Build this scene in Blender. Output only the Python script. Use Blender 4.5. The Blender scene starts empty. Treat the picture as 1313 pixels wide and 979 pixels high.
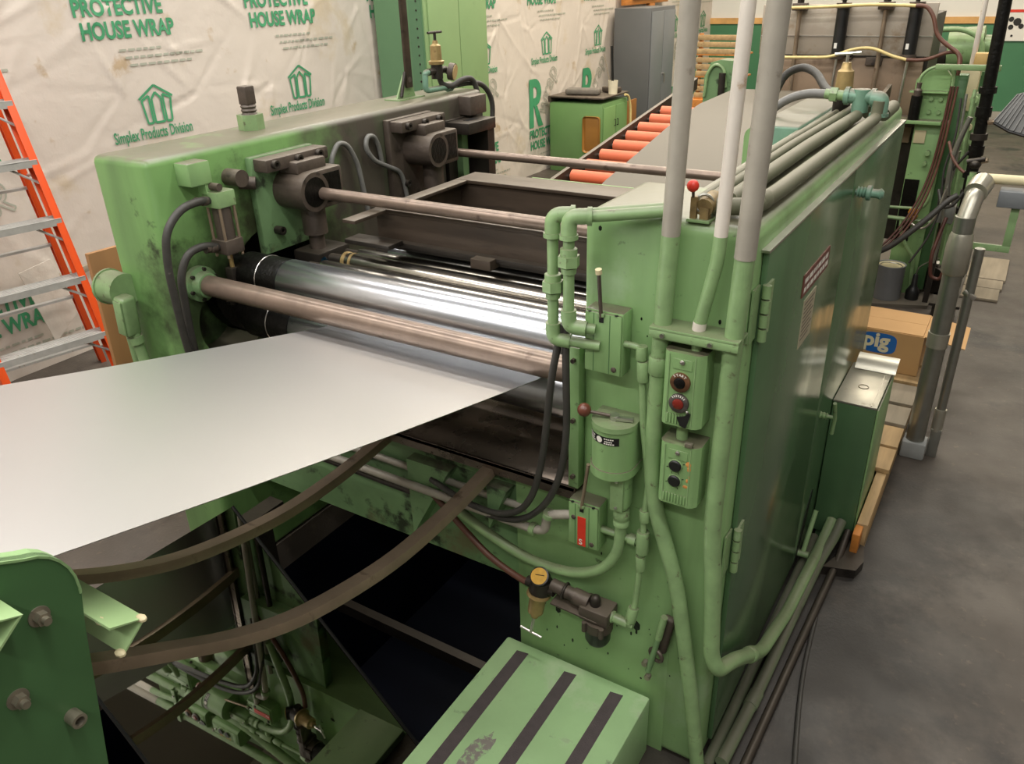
import bpy, bmesh, math, random
import numpy as np
from mathutils import Vector, Matrix, Quaternion
random.seed(7)
scene = bpy.context.scene
COL = scene.collection

# ------------------------------------------------------------------ camera
cam_data = bpy.data.cameras.new('camera')
cam_data.sensor_width = 36.0
cam_data.lens = 36.0 * 1021.35 / 1313.0
cam_data.clip_start = 0.02
cam = bpy.data.objects.new('camera', cam_data)
COL.objects.link(cam)
RX = Vector((0.84913, 0.52734, -0.0298))     # image right
RY = Vector((-0.21501, 0.39665, 0.89244))    # image up
RZ = Vector((0.48244, -0.75139, 0.45019))    # backwards
mw = Matrix.Identity(4)
for i, v in enumerate((RX, RY, RZ)):
    for k in range(3):
        mw[k][i] = v[k]
mw.translation = Vector((0.37562, -1.41356, 1.8437))
cam.matrix_world = mw
scene.camera = cam

# ------------------------------------------------------------------ world, lights, exposure
world = bpy.data.worlds.new('world')
scene.world = world
world.use_nodes = True
world.node_tree.nodes['Background'].inputs[0].default_value = (0.9, 0.93, 1.0, 1)
world.node_tree.nodes['Background'].inputs[1].default_value = 0.25

scene.view_settings.view_transform = 'Standard'
scene.view_settings.look = 'None'
scene.view_settings.exposure = 0.0
scene.view_settings.gamma = 1.0
scene.view_settings.use_curve_mapping = False

def ceiling_lamp(x, y, z, sx, sy, power, col=(1.0, 0.95, 0.86)):
    ld = bpy.data.lights.new('fluorescent_light', 'AREA')
    ld.shape = 'RECTANGLE'; ld.size = sx; ld.size_y = sy
    ld.energy = power; ld.color = col
    o = bpy.data.objects.new('fluorescent_light', ld)
    o.location = (x, y, z)
    COL.objects.link(o)
    return o
WARM = (1.0, 0.90, 0.74)
COOL = (1.0, .97, .93)
for ly, lp, lc in [(-2.9, 62, COOL), (-1.0, 62, COOL), (1.0, 52, COOL), (3.2, 62, (1, .95, .86)), (5.6, 80, WARM), (8.6, 90, WARM)]:
    for lx, k in ((-2.75, 1.0 if ly < 2 else 1.25), (-.2, 1.0), (2.35, .5)):
        if not (lx > 2 and ly in (1.0, 3.2)):      # two lamp places over the aisle left empty, keeping glare off the mirror sheet
            ceiling_lamp(lx, ly, 3.9, 2.45, .22, lp * k, lc)

# ------------------------------------------------------------------ mesh helpers
def lin(h):
    h = h.lstrip('#')
    out = []
    for i in (0, 2, 4):
        c = int(h[i:i + 2], 16) / 255.0
        out.append(c / 12.92 if c <= 0.04045 else ((c + 0.055) / 1.055) ** 2.4)
    return tuple(out)

class B:
    """collects shapes (world coordinates) for ONE mesh"""
    def __init__(s):
        s.v = []; s.f = []
    def _add(s, bm):
        off = len(s.v)
        bm.verts.index_update()
        s.v += [v.co.copy() for v in bm.verts]
        s.f += [[v.index + off for v in f.verts] for f in bm.faces]
        bm.free()
        return s
    def raw(s, verts, faces):
        off = len(s.v)
        s.v += [Vector(v) for v in verts]
        s.f += [[i + off for i in f] for f in faces]
        return s
    def box(s, x0, x1, y0, y1, z0, z1, bev=0, seg=2):
        c = Vector(((x0 + x1) / 2, (y0 + y1) / 2, (z0 + z1) / 2))
        return s.obox(c, (abs(x1 - x0), abs(y1 - y0), abs(z1 - z0)), None, bev, seg)
    def obox(s, c, size, rot=None, bev=0, seg=2):
        bm = bmesh.new()
        bmesh.ops.create_cube(bm, size=1.0)
        bmesh.ops.scale(bm, vec=Vector(size), verts=bm.verts)
        if bev > 0:
            bmesh.ops.bevel(bm, geom=list(bm.edges), offset=bev, segments=seg, affect='EDGES', profile=0.5)
        m = Matrix.Translation(Vector(c))
        if rot is not None:
            m = m @ rot.to_4x4()
        bmesh.ops.transform(bm, matrix=m, verts=bm.verts)
        return s._add(bm)
    def ring(s, c, ax, u, w, r, n):
        return [c + (u * math.cos(2 * math.pi * i / n) + w * math.sin(2 * math.pi * i / n)) * r for i in range(n)]
    def lathe(s, p0, p1, prof, n=20, cap=True):
        """prof: (distance along axis, radius)"""
        p0 = Vector(p0); p1 = Vector(p1)
        ax = (p1 - p0).normalized()
        u = ax.orthogonal().normalized(); w = ax.cross(u)
        off = len(s.v); k = len(prof)
        for d, r in prof:
            s.v += s.ring(p0 + ax * d, ax, u, w, max(r, 1e-5), n)
        for j in range(k - 1):
            for i in range(n):
                a = off + j * n + i; b = off + j * n + (i + 1) % n
                s.f.append([a, b, b + n, a + n])
        if cap:
            s.f.append([off + i for i in reversed(range(n))])
            s.f.append([off + (k - 1) * n + i for i in range(n)])
        return s
    def cyl(s, p0, p1, r, r1=None, n=20):
        L = (Vector(p1) - Vector(p0)).length
        return s.lathe(p0, p1, [(0, r), (L, r if r1 is None else r1)], n)
    def hexp(s, p0, p1, r):
        return s.cyl(p0, p1, r, None, 6)
    def tube(s, pts, r, n=12, bend=0.0, res=5, cap=True):
        P = [Vector(p) for p in pts]
        if bend > 0 and len(P) > 2:
            Q = [P[0]]
            for i in range(1, len(P) - 1):
                a = P[i - 1] - P[i]; b = P[i + 1] - P[i]
                d = min(bend, a.length * .49, b.length * .49)
                A = P[i] + a.normalized() * d; Bp = P[i] + b.normalized() * d
                for k in range(res + 1):
                    t = k / res
                    Q.append(A.lerp(P[i], t).lerp(P[i].lerp(Bp, t), t))
            Q.append(P[-1]); P = Q
        off = len(s.v)
        T = []
        for i in range(len(P)):
            if i == 0: t = P[1] - P[0]
            elif i == len(P) - 1: t = P[-1] - P[-2]
            else: t = (P[i + 1] - P[i]).normalized() + (P[i] - P[i - 1]).normalized()
            T.append(t.normalized())
        u = T[0].orthogonal().normalized()
        for i, p in enumerate(P):
            u = (u - T[i] * u.dot(T[i]))
            if u.length < 1e-6: u = T[i].orthogonal()
            u.normalize(); w = T[i].cross(u)
            s.v += s.ring(p, T[i], u, w, r, n)
        for j in range(len(P) - 1):
            for i in range(n):
                a = off + j * n + i; b = off + j * n + (i + 1) % n
                s.f.append([a, b, b + n, a + n])
        if cap:
            s.f.append([off + i for i in reversed(range(n))])
            s.f.append([off + (len(P) - 1) * n + i for i in range(n)])
        return s
    def prism(s, poly, axis, a, b):
        """poly in the two other axes (cyclic order y,z / x,z / x,y), extruded from a to b"""
        def mk(p, t):
            if axis == 'x': return Vector((t, p[0], p[1]))
            if axis == 'y': return Vector((p[0], t, p[1]))
            return Vector((p[0], p[1], t))
        n = len(poly); bm = bmesh.new()
        A = [bm.verts.new(mk(p, a)) for p in poly]; Bv = [bm.verts.new(mk(p, b)) for p in poly]
        bm.faces.new(A); bm.faces.new(list(reversed(Bv)))
        for i in range(n):
            bm.faces.new([A[i], Bv[i], Bv[(i + 1) % n], A[(i + 1) % n]])
        bmesh.ops.recalc_face_normals(bm, faces=bm.faces)
        return s._add(bm)
    def sphere(s, c, r, sc=(1, 1, 1), n=14):
        bm = bmesh.new()
        bmesh.ops.create_uvsphere(bm, u_segments=n, v_segments=n // 2 + 1, radius=r)
        bmesh.ops.scale(bm, vec=Vector(sc), verts=bm.verts)
        bmesh.ops.translate(bm, vec=Vector(c), verts=bm.verts)
        return s._add(bm)
    def torus(s, c, ax, R, r, n=24, m=8):
        c = Vector(c); ax = Vector(ax).normalized(); u = ax.orthogonal().normalized(); w = ax.cross(u)
        pts = [c + (u * math.cos(2 * math.pi * i / n) + w * math.sin(2 * math.pi * i / n)) * R for i in range(n)]
        off = len(s.v)
        for i, p in enumerate(pts):
            o = (p - c).normalized()
            s.v += [p + (o * math.cos(2 * math.pi * k / m) + ax * math.sin(2 * math.pi * k / m)) * r for k in range(m)]
        for i in range(n):
            for k in range(m):
                s.f.append([off + i * m + k, off + ((i + 1) % n) * m + k, off + ((i + 1) % n) * m + (k + 1) % m, off + i * m + (k + 1) % m])
        return s

ROOT = {}
def mesh_of(name, b, loc, mat, ang=38):
    me = bpy.data.meshes.new(name)
    L = Vector(loc)
    me.from_pydata([tuple(v - L) for v in b.v], [], b.f)
    me.validate(); me.update()
    bm = bmesh.new(); bm.from_mesh(me)
    bmesh.ops.recalc_face_normals(bm, faces=bm.faces)
    bm.to_mesh(me); bm.free()
    me.shade_smooth()
    me.set_sharp_from_angle(angle=math.radians(ang))
    if mat is not None:
        me.materials.append(mat)
    return me
def tag(o, label, cat, group=None):
    o['label'] = label; o['category'] = cat
    if group: o['group'] = group
    return o
def thing(name, label, cat, loc=(0, 0, 0), group=None):
    o = bpy.data.objects.new(name, None)
    o.empty_display_size = 0.05
    COL.objects.link(o)
    o.location = loc
    ROOT[o.name] = Vector(loc)
    return tag(o, label, cat, group)
def obj(name, b, mat, parent, label=None):
    """part or sub-part: vertices in world coordinates, origin at the root of its thing"""
    loc = ROOT[parent.name]
    o = bpy.data.objects.new(name, mesh_of(name, b, loc, mat))
    COL.objects.link(o)
    o.parent = parent
    ROOT[o.name] = loc
    if label: o['label'] = label
    return o
def solo(name, b, mat, label, cat, group=None):
    xs = [v.x for v in b.v]; ys = [v.y for v in b.v]; zs = [v.z for v in b.v]
    loc = Vector(((min(xs) + max(xs)) / 2, (min(ys) + max(ys)) / 2, min(zs)))
    o = bpy.data.objects.new(name, mesh_of(name, b, loc, mat))
    COL.objects.link(o); o.location = loc
    ROOT[o.name] = loc
    return tag(o, label, cat, group)
def struct(name, b, mat, parent=None):
    o = bpy.data.objects.new(name, mesh_of(name, b, (0, 0, 0), mat))
    COL.objects.link(o)
    ROOT[o.name] = Vector((0, 0, 0))
    if parent is None: o['kind'] = 'structure'
    else: o.parent = parent
    return o
def copy_part(src, parent, offset):
    c = src.copy(); COL.objects.link(c); c.parent = parent
    c.location = Vector(src.location) + Vector(offset)
    ROOT[c.name] = ROOT[parent.name]
    return c
def cut(o, b):
    """cut the closed shape b out of o, at build time"""
    me = mesh_of('cutter', b, o.location if o.parent is None else ROOT[o.name], None)
    c = bpy.data.objects.new('cutter', me); COL.objects.link(c)
    c.location = o.location if o.parent is None else ROOT[o.name]
    md = o.modifiers.new('cut', 'BOOLEAN'); md.operation = 'DIFFERENCE'; md.object = c; md.solver = 'EXACT'
    bpy.context.view_layer.update()
    dg = bpy.context.evaluated_depsgraph_get()
    nm = bpy.data.meshes.new_from_object(o.evaluated_get(dg))
    o.modifiers.clear()
    old = o.data; o.data = nm
    bpy.data.meshes.remove(old)
    bpy.data.objects.remove(c); bpy.data.meshes.remove(me)
    o.data.shade_smooth(); o.data.set_sharp_from_angle(angle=math.radians(38))
def text_geo(body, size, bold=0.0, xs=1.0, spacing=1.0, shear=0.0, align='LEFT'):
    cu = bpy.data.curves.new('lettering', 'FONT')
    cu.body = body; cu.size = size; cu.offset = bold; cu.space_character = spacing; cu.shear = shear
    cu.align_x = align; cu.resolution_u = 3
    o = bpy.data.objects.new('lettering', cu); COL.objects.link(o)
    bpy.context.view_layer.update()
    me = bpy.data.meshes.new_from_object(o.evaluated_get(bpy.context.evaluated_depsgraph_get()))
    v = [(p.co.x * xs, p.co.y) for p in me.vertices]; f = [list(p.vertices) for p in me.polygons]
    bpy.data.objects.remove(o); bpy.data.curves.remove(cu); bpy.data.meshes.remove(me)
    return v, f
def lettering(b, body, size, org, u, w, **k):
    """flat letters: org + u*x + w*y"""
    v, f = text_geo(body, size, **k)
    org = Vector(org); u = Vector(u); w = Vector(w)
    return b.raw([org + u * p[0] + w * p[1] for p in v], f)

# ------------------------------------------------------------------ materials
def M(name, base, rough=.5, metal=0.0, var=.18, scale=6.0, bump=0.0, bscale=60.0, dirt=None, dirt2=None, dust=None, spec=.5,
      stretch=(1, 1, 1), coat=0.0, ymask=None, rvar=0.0, streak=None, spots=()):
    """procedural material: mottled base, optional dirt patches (colour, amount, scale), dust on upward faces, grime past a y position"""
    base = lin(base) if isinstance(base, str) else base
    m = bpy.data.materials.new(name); m.use_nodes = True
    nt = m.node_tree; N = nt.nodes; L = nt.links
    p = N['Principled BSDF']
    p.inputs['Roughness'].default_value = rough
    p.inputs['Metallic'].default_value = metal
    p.inputs['Specular IOR Level'].default_value = spec
    if coat: 
        p.inputs['Coat Weight'].default_value = coat; p.inputs['Coat Roughness'].default_value = .12
    tc = N.new('ShaderNodeTexCoord')
    mp = N.new('ShaderNodeMapping'); mp.inputs['Scale'].default_value = stretch
    L.new(tc.outputs['Object'], mp.inputs['Vector'])
    def noise(sc, det=5.0, ro=.55):
        n = N.new('ShaderNodeTexNoise'); n.inputs['Scale'].default_value = sc
        n.inputs['Detail'].default_value = det; n.inputs['Roughness'].default_value = ro
        L.new(mp.outputs['Vector'], n.inputs['Vector'])
        return n.outputs['Fac']
    def ramp(fac, a, b):
        r = N.new('ShaderNodeMapRange'); r.inputs['From Min'].default_value = a; r.inputs['From Max'].default_value = b
        r.clamp = True
        L.new(fac, r.inputs['Value'])
        return r.outputs['Result']
    def mix(fac, c1, c2):
        x = N.new('ShaderNodeMix'); x.data_type = 'RGBA'
        if isinstance(fac, float): x.inputs['Factor'].default_value = fac
        else: L.new(fac, x.inputs['Factor'])
        for sock, c in ((x.inputs['A'], c1), (x.inputs['B'], c2)):
            if isinstance(c, tuple): sock.default_value = (*c, 1)
            else: L.new(c, sock)
        return x.outputs['Result']
    def mul(a, b):
        q = N.new('ShaderNodeMath'); q.operation = 'MULTIPLY'
        L.new(a, q.inputs[0])
        if isinstance(b, float): q.inputs[1].default_value = b
        else: L.new(b, q.inputs[1])
        return q.outputs[0]
    n1 = noise(scale)
    dk = tuple(c * (1 - var) for c in base); lt = tuple(min(1, c * (1 + var)) for c in base)
    col = mix(ramp(n1, .3, .7), dk, lt)
    if ymask:   # (colour, y start, softness)
        sx = N.new('ShaderNodeSeparateXYZ'); L.new(tc.outputs['Object'], sx.inputs[0])
        ad = N.new('ShaderNodeMath'); ad.operation = 'ADD'
        L.new(sx.outputs['Y'], ad.inputs[0]); L.new(mul(noise(7.0), .5), ad.inputs[1])
        col = mix(ramp(ad.outputs[0], ymask[1] + .25, ymask[1] + .25 + ymask[2]), col, lin(ymask[0]))
    for dd in (dirt, dirt2):
        if dd:
            c, amt, sc = dd
            c = lin(c) if isinstance(c, str) else c
            edge = .72 - .3 * amt
            col = mix(mul(ramp(noise(sc, 7.0, .62), edge, edge + .09), .9), col, c)
    for (sc_, sp, sr, amt) in spots:      # oil stain, on the floor also painted shade: colour, centre, radius, strength
        vd = N.new('ShaderNodeVectorMath'); vd.operation = 'DISTANCE'
        L.new(tc.outputs['Object'], vd.inputs[0]); vd.inputs[1].default_value = sp
        sb = N.new('ShaderNodeMath'); sb.operation = 'SUBTRACT'
        L.new(vd.outputs['Value'], sb.inputs[0]); L.new(mul(noise(9.0, 7.0, .65), sr * 1.6), sb.inputs[1])
        col = mix(mul(ramp(sb.outputs[0], sr * .22, -sr * .35), float(amt)), col, lin(sc_))
    if streak:
        m3 = N.new('ShaderNodeMapping'); m3.inputs['Scale'].default_value = (1, 1, .12)
        L.new(tc.outputs['Object'], m3.inputs['Vector'])
        n3 = N.new('ShaderNodeTexNoise'); n3.inputs['Scale'].default_value = streak[2]; n3.inputs['Detail'].default_value = 4
        L.new(m3.outputs['Vector'], n3.inputs['Vector'])
        col = mix(mul(ramp(n3.outputs['Fac'], .48, .72), float(streak[1])), col, lin(streak[0]))
    if dust:
        g = N.new('ShaderNodeNewGeometry'); sx = N.new('ShaderNodeSeparateXYZ')
        L.new(g.outputs['Normal'], sx.inputs[0])
        up = ramp(sx.outputs['Z'], .35, .95)
        f = mul(mul(up, ramp(noise(9.0), .12, .42)), float(dust[1]))
        col = mix(f, col, lin(dust[0]))
    L.new(col, p.inputs['Base Color'])
    if rvar:
        r = N.new('ShaderNodeMapRange'); r.inputs['To Min'].default_value = max(.02, rough - rvar); r.inputs['To Max'].default_value = rough + rvar
        r.inputs['From Min'].default_value = .3; r.inputs['From Max'].default_value = .7
        L.new(noise(scale * 2.3), r.inputs['Value']); L.new(r.outputs['Result'], p.inputs['Roughness'])
    if bump:
        bp = N.new('ShaderNodeBump'); bp.inputs['Strength'].default_value = bump; bp.inputs['Distance'].default_value = .01
        L.new(noise(bscale, 6.0), bp.inputs['Height']); L.new(bp.outputs['Normal'], p.inputs['Normal'])
    return m

DUST = '605b4b'
GREEN = M('green_paint', '83a66e', .36, var=.10, scale=4, bump=.06, bscale=22, dirt=('3f4a30', .24, 26), dirt2=('95b285', .35, 3.2), dust=(DUST, .95), streak=('5b7348', .5, 9))
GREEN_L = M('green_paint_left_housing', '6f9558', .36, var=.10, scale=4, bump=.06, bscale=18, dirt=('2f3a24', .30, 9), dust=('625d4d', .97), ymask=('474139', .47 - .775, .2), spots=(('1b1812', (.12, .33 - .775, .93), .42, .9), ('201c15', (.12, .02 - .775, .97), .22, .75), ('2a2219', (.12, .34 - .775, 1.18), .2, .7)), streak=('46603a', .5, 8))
GREEN_DOOR = M('green_side_paint_shaded', '4c6a48', .2, var=.12, scale=3, bump=.03, bscale=9, dirt=('35492f', .28, 6), dust=(DUST, .5), rvar=.06, streak=('3d5638', .5, 6))  # housing green darkened, painting in the shade of the side away from the lamps
GREEN_GRIMY = M('green_paint_grimy', '6a8a5e', .5, var=.2, scale=6, bump=.1, bscale=30, dirt=('23271c', .6, 10), dirt2=('6d6a4a', .4, 4), dust=('5a5546', .6))
GREEN_STEP = M('green_step_paint', '9cbd8a', .4, var=.09, scale=6, bump=.06, bscale=40, dirt=('69705f', .34, 16), dirt2=('b2c8a0', .4, 4))
GREEN_DARK = M('dark_green_enamel', '41653d', .38, var=.06, scale=3, bump=.02)
GREEN_PIPE = M('green_pipe_paint', '7e9a6a', .4, var=.14, scale=18, bump=.08, bscale=60, dirt=('56523c', .34, 34), dirt2=('95ad85', .35, 9), dust=(DUST, .65))
GREEN_BRIGHT = M('bright_green_paint', '94b07c', .45, var=.08, scale=5, dirt=('64794f', .25, 9))
GREEN_CAB = M('cabinet_green_paint', '7d9866', .5, var=.06, scale=2, dirt=('6c8556', .35, 3))
TEAL = M('teal_green_paint', '6d917c', .42, var=.15, scale=20, bump=.05, dirt=('46564a', .4, 20), dust=('625d4d', .97))
GREY_PIPE = M('grey_conduit', '9c968a', .5, .1, var=.12, scale=12, dirt=('6b6155', .35, 14), dirt2=('b3ada0', .3, 9))
PIPE_DUSTY = M('dusty_conduit', '62644f', .55, var=.14, scale=10, dirt=('4d4a3a', .4, 8), dust=('655f4d', .7))
WHITE_PIPE = M('white_painted_conduit', 'cbc3b8', .5, var=.07, scale=14, dirt=('a08567', .3, 18))
STEEL = M('polished_roll_steel', (.47, .49, .52), .27, 1.0, var=.03, scale=60, stretch=(1, .02, .02))
STEEL_L = M('leveller_roll_steel', (.46, .43, .38), .25, 1.0, var=.08, scale=30, stretch=(1, .05, .05))
STRIP = M('metal_strip_finish', (.57, .57, .575), .36, 1.0, var=.02, scale=2)
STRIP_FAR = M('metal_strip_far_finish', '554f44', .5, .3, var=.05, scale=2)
ROD = M('oily_steel_rod', '7d6d61', .32, .5, var=.16, scale=18, dirt=('53453a', .3, 16), rvar=.03)
BLACK_OIL = M('oily_black', '0c0b09', .35, var=.4, scale=25, bump=.3, spec=.25)
BLACK = M('black_plastic', '161616', .4, var=.2, scale=10)
RUBBER = M('hose_rubber', '34322e', .55, var=.2, scale=30, dirt=('55504a', .2, 40))
RUBBER_GREY = M('grey_hose', '6b6a66', .5, var=.12, scale=30)
IRON = M('grimy_cast_iron', '4d433b', .5, .2, var=.25, scale=14, bump=.2, bscale=50, dirt=('241d18', .5, 12), dust=('665c50', .7))
IRON_DK = M('dark_machine_steel', '2f2a25', .45, .4, var=.3, scale=12, bump=.08, dirt=('171310', .5, 9), dust=('5a5145', .35))
FRAME_ST = M('brown_stained_steel', '453a30', .48, .3, var=.28, scale=9, stretch=(.4, 2, 2), dirt=('241d17', .45, 7), dirt2=('5f4c39', .35, 5), dust=('675e52', .8))
BAR = M('worn_steel_bar', '8d7c69', .33, .5, var=.15, scale=14, dirt=('5d4c3c', .35, 12))
BRASS = M('aged_brass', 'a18a5c', .42, .5, var=.2, scale=30, dirt=('5f4c2f', .4, 30))
CHROME = M('bright_metal', (.55, .53, .50), .3, 1.0, var=.1, scale=20)
GALV = M('galvanised_steel', '9a9a92', .34, .85, var=.1, scale=14, dirt=('72726a', .3, 10))
GALV_BOX = M('zinc_sheet', 'a6a294', .3, .6, var=.12, scale=10, dirt=('7f7a6b', .3, 12))
WASHER = M('zinc_washer', '8f8878', .45, .7, var=.2, scale=40)
ORANGE = M('safety_orange', 'e2531f', .4, var=.06, scale=8, dirt=('a8411c', .1, 20))
ORANGE_R = M('orange_rubber', 'cf6a45', .6, var=.06, scale=6)
ALU = M('ladder_aluminium', 'b6b4af', .4, .35, var=.12, scale=20, dirt=('8d7a63', .25, 30))
RED = M('red_paint', 'd03423', .4, var=.08, scale=20)
RED_DK = M('dark_red_button', '6e1f16', .3, var=.2, scale=30)
TAPE = M('dark_grip_tape', '4a4242', .85, var=.12, scale=40, bump=.3, bscale=300)
GREY_CAB = M('grey_cabinet_enamel', '6f7274', .42, var=.05, scale=3)
GREY_CAB_D = M('grey_cabinet_side', '5c5d5e', .45, var=.05, scale=3)
WOOD = M('bare_wood', 'a98c62', .65, var=.2, scale=8, stretch=(4, .4, 4), dirt=('745a3a', .4, 6))
WOOD_OR = M('stained_wood', 'b5722f', .55, var=.25, scale=7, stretch=(4, .4, 4), dirt=('6b3e17', .25, 6))
PLY = M('plywood_board', '9a6f45', .7, var=.18, scale=6, stretch=(1, 1, .2), dirt=('6e4a2b', .25, 5))
GREYWOOD = M('weathered_plank', '8d8270', .8, var=.15, scale=9, stretch=(3, .4, 1))
CARD = M('cardboard', 'b8905f', .75, var=.06, scale=5)
BLUE = M('blue_print', '1c5fa8', .5, var=.04)
CREAM = M('cream_print', 'd9cfae', .6, var=.04)
MAT = M('dark_floor_mat', '5a5348', .7, var=.12, scale=5, dirt=('413b33', .3, 4))
CAN = M('grey_painted_can', '85878a', .35, .3, var=.06, scale=6)
RUST_PL = M('stained_steel_plate', '9c9284', .5, .15, var=.15, scale=4, dirt=('7d6a52', .5, 4), dirt2=('aaa294', .4, 3))
BROWN_PL = M('brown_stained_plate', '84705b', .5, .15, var=.22, scale=4, dirt=('5c4836', .5, 5))
YELLOW = M('yellow_hose', 'd2bd80', .45, var=.1, scale=20)
BROWN_HOSE = M('brown_hose', '5d3a2c', .5, var=.2, scale=20)
RED_HOSE = M('red_brown_hose', '4e2a20', .5, var=.2, scale=20)
CREAM_BOX = M('cream_paint', 'c9bd97', .5, var=.08, scale=10)
PAPER = M('aged_paper_notice', 'a79f86', .6, var=.08, scale=30)
PLACARD = M('dark_red_placard', '6a3a33', .45, var=.1, scale=30)
SIGN_W = M('white_sign', 'd8d6cf', .5, var=.03)
BLACK_INK = M('black_print', '1b1b1a', .6, var=.05)
WHITE_INK = M('white_print', 'dcd9cf', .6, var=.05)
PRINT_G = M('green_wrap_print', '3f8f63', .6, var=.12, scale=6)
PRINT_GREY = M('grey_wrap_print', 'a3a596', .6, var=.05)
GLOSS = M('dark_polished_sheet', (.40, .39, .35), .018, 1.0, var=.05, scale=3)
RIBBED = M('grey_ribbed_plastic', '6a6a68', .5, var=.1, scale=10)
GREEN_RIM = M('worn_green_edge', '7f9f6c', .45, var=.1, scale=12, dirt=('9c9a80', .3, 14))
FLOOR_PIPE = M('dusty_shaded_conduit', '5f6a50', .6, var=.15, scale=14, dirt=('3f3d32', .45, 12), dust=('4c483c', .8))  # dust and dirt, base also darkened for the shade at the floor

# ================================================================== THE SETTING
WALLX = -4.0
FLOOR_M = M('stained_concrete', '4a433c', .5, var=.3, scale=2.2, bump=.15, bscale=90, dirt=('272422', .55, 1.7), dirt2=('5c5246', .4, 26), rvar=.12, spots=(('1d1b19', (.12, .55, 0), .55, .75), ('1d1b19', (.15, 1.2, 0), .45, .75), ('221f1c', (.45, 1.5, 0), .35, .6), ('221f1c', (.1, 0.0, 0), .4, .7)))  # spots: oil mixed with painted shade along the machine foot
# floor slab around the loop pit
PX0, PX1, PY0, PY1 = -1.66, -0.535, -0.95, 1.5
fb = B()
def slab(x0, x1, y0, y1):
    fb.box(x0, x1, y0, y1, -.12, 0)
slab(-4.2, PX0, -4.5, 11.5); slab(PX1, 4.5, -4.5, 11.5); slab(PX0, PX1, -4.5, PY0); slab(PX0, PX1, PY1, 11.5)
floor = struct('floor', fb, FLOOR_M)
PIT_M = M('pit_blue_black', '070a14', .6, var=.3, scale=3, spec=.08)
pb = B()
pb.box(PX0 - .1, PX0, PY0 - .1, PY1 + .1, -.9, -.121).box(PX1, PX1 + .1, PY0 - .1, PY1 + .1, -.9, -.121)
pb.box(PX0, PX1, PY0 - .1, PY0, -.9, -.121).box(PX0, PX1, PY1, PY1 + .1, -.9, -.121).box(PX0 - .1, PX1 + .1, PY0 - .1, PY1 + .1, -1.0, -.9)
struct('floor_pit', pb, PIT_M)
tb = B().box(PX0, PX1, .30, .335, -.45, -.40)
struct('trim_1', tb, IRON_DK)

# house wrap wall: creased sheet
rng = np.random.default_rng(11)
nails = []
for yy in np.arange(-4.2, 11.3, .46):
    for zz in np.arange(.1, 2.7, .40):
        nails.append((yy + rng.uniform(-.2, .2), zz + rng.uniform(-.18, .18)))
RAYS = []
for (ny, nz) in nails:
    for k in range(6):
        a = rng.uniform(0, 2 * math.pi)
        RAYS.append((ny, nz, math.cos(a), math.sin(a), rng.uniform(.12, .5), rng.uniform(.005, .012), rng.uniform(.0025, .008) * rng.choice([1, 1, -1])))
WAVES = [(rng.uniform(1, 5), rng.uniform(-4, 4), rng.uniform(0, 6.3), rng.uniform(.001, .004)) for _ in range(8)]
def wrap_h(y, z):
    y = np.asarray(y, float); z = np.asarray(z, float)
    h = np.zeros_like(y)
    for a, b, c, d in WAVES:
        h = h + d * np.sin(a * y + b * z + c)
    for ny, nz, cy_, sz_, L_, w_, hh in RAYS:
        dy = y - ny; dz = z - nz
        near = (np.abs(dy) < L_ * 2.2) & (np.abs(dz) < L_ * 2.2)
        if not near.any(): continue
        dyn = dy[near]; dzn = dz[near]
        s_ = dyn * cy_ + dzn * sz_; p_ = -dyn * sz_ + dzn * cy_
        ww = w_ * (1 + np.abs(s_) / L_ * 1.5)
        h[near] += hh * np.exp(-(p_ / ww) ** 2) * np.exp(-(np.maximum(s_, 0) / L_) ** 2 * 1.2) * np.exp(-(np.minimum(s_, 0) / (w_ * 2)) ** 2)
    return h
gy = np.concatenate([np.arange(-4.4, .19, .06), np.arange(.20, 7.6, .017), np.arange(7.62, 11.31, .04)]); gz = np.arange(0, 2.61, .02)
Yg, Zg = np.meshgrid(gy, gz, indexing='ij')
Hg = wrap_h(Yg.ravel(), Zg.ravel())
me = bpy.data.meshes.new('wall_left')
ny_, nz_ = len(gy), len(gz)
verts = np.stack([WALLX + .02 + Hg, Yg.ravel(), Zg.ravel()], 1)
idx = np.arange(ny_ * nz_).reshape(ny_, nz_)
quads = np.stack([idx[:-1, :-1], idx[1:, :-1], idx[1:, 1:], idx[:-1, 1:]], -1).reshape(-1, 4)
vt = [tuple(v) for v in verts.tolist()] + [(WALLX - .15, -4.4, 0), (WALLX - .15, 11.3, 0), (WALLX - .15, 11.3, 4.2), (WALLX - .15, -4.4, 4.2),
      (WALLX, -4.4, 2.6), (WALLX, 11.3, 2.6), (WALLX, 11.3, 4.2), (WALLX, -4.4, 4.2)]
n0 = ny_ * nz_
me.from_pydata(vt, [], quads.tolist() + [[n0 + 3, n0 + 2, n0 + 1, n0], [n0 + 4, n0 + 5, n0 + 6, n0 + 7]])
me.shade_smooth()
WRAP = M('house_wrap_sheet', 'cdc3b8', .5, var=.04, scale=2, dirt=('c3b49d', .5, 1.9), dirt2=('b39d7f', .32, 4.5), bump=.5, bscale=9)
me.materials.append(WRAP)
wall_left = bpy.data.objects.new('wall_left', me); COL.objects.link(wall_left)
wall_left['kind'] = 'structure'; ROOT['wall_left'] = Vector((0, 0, 0))

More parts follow.
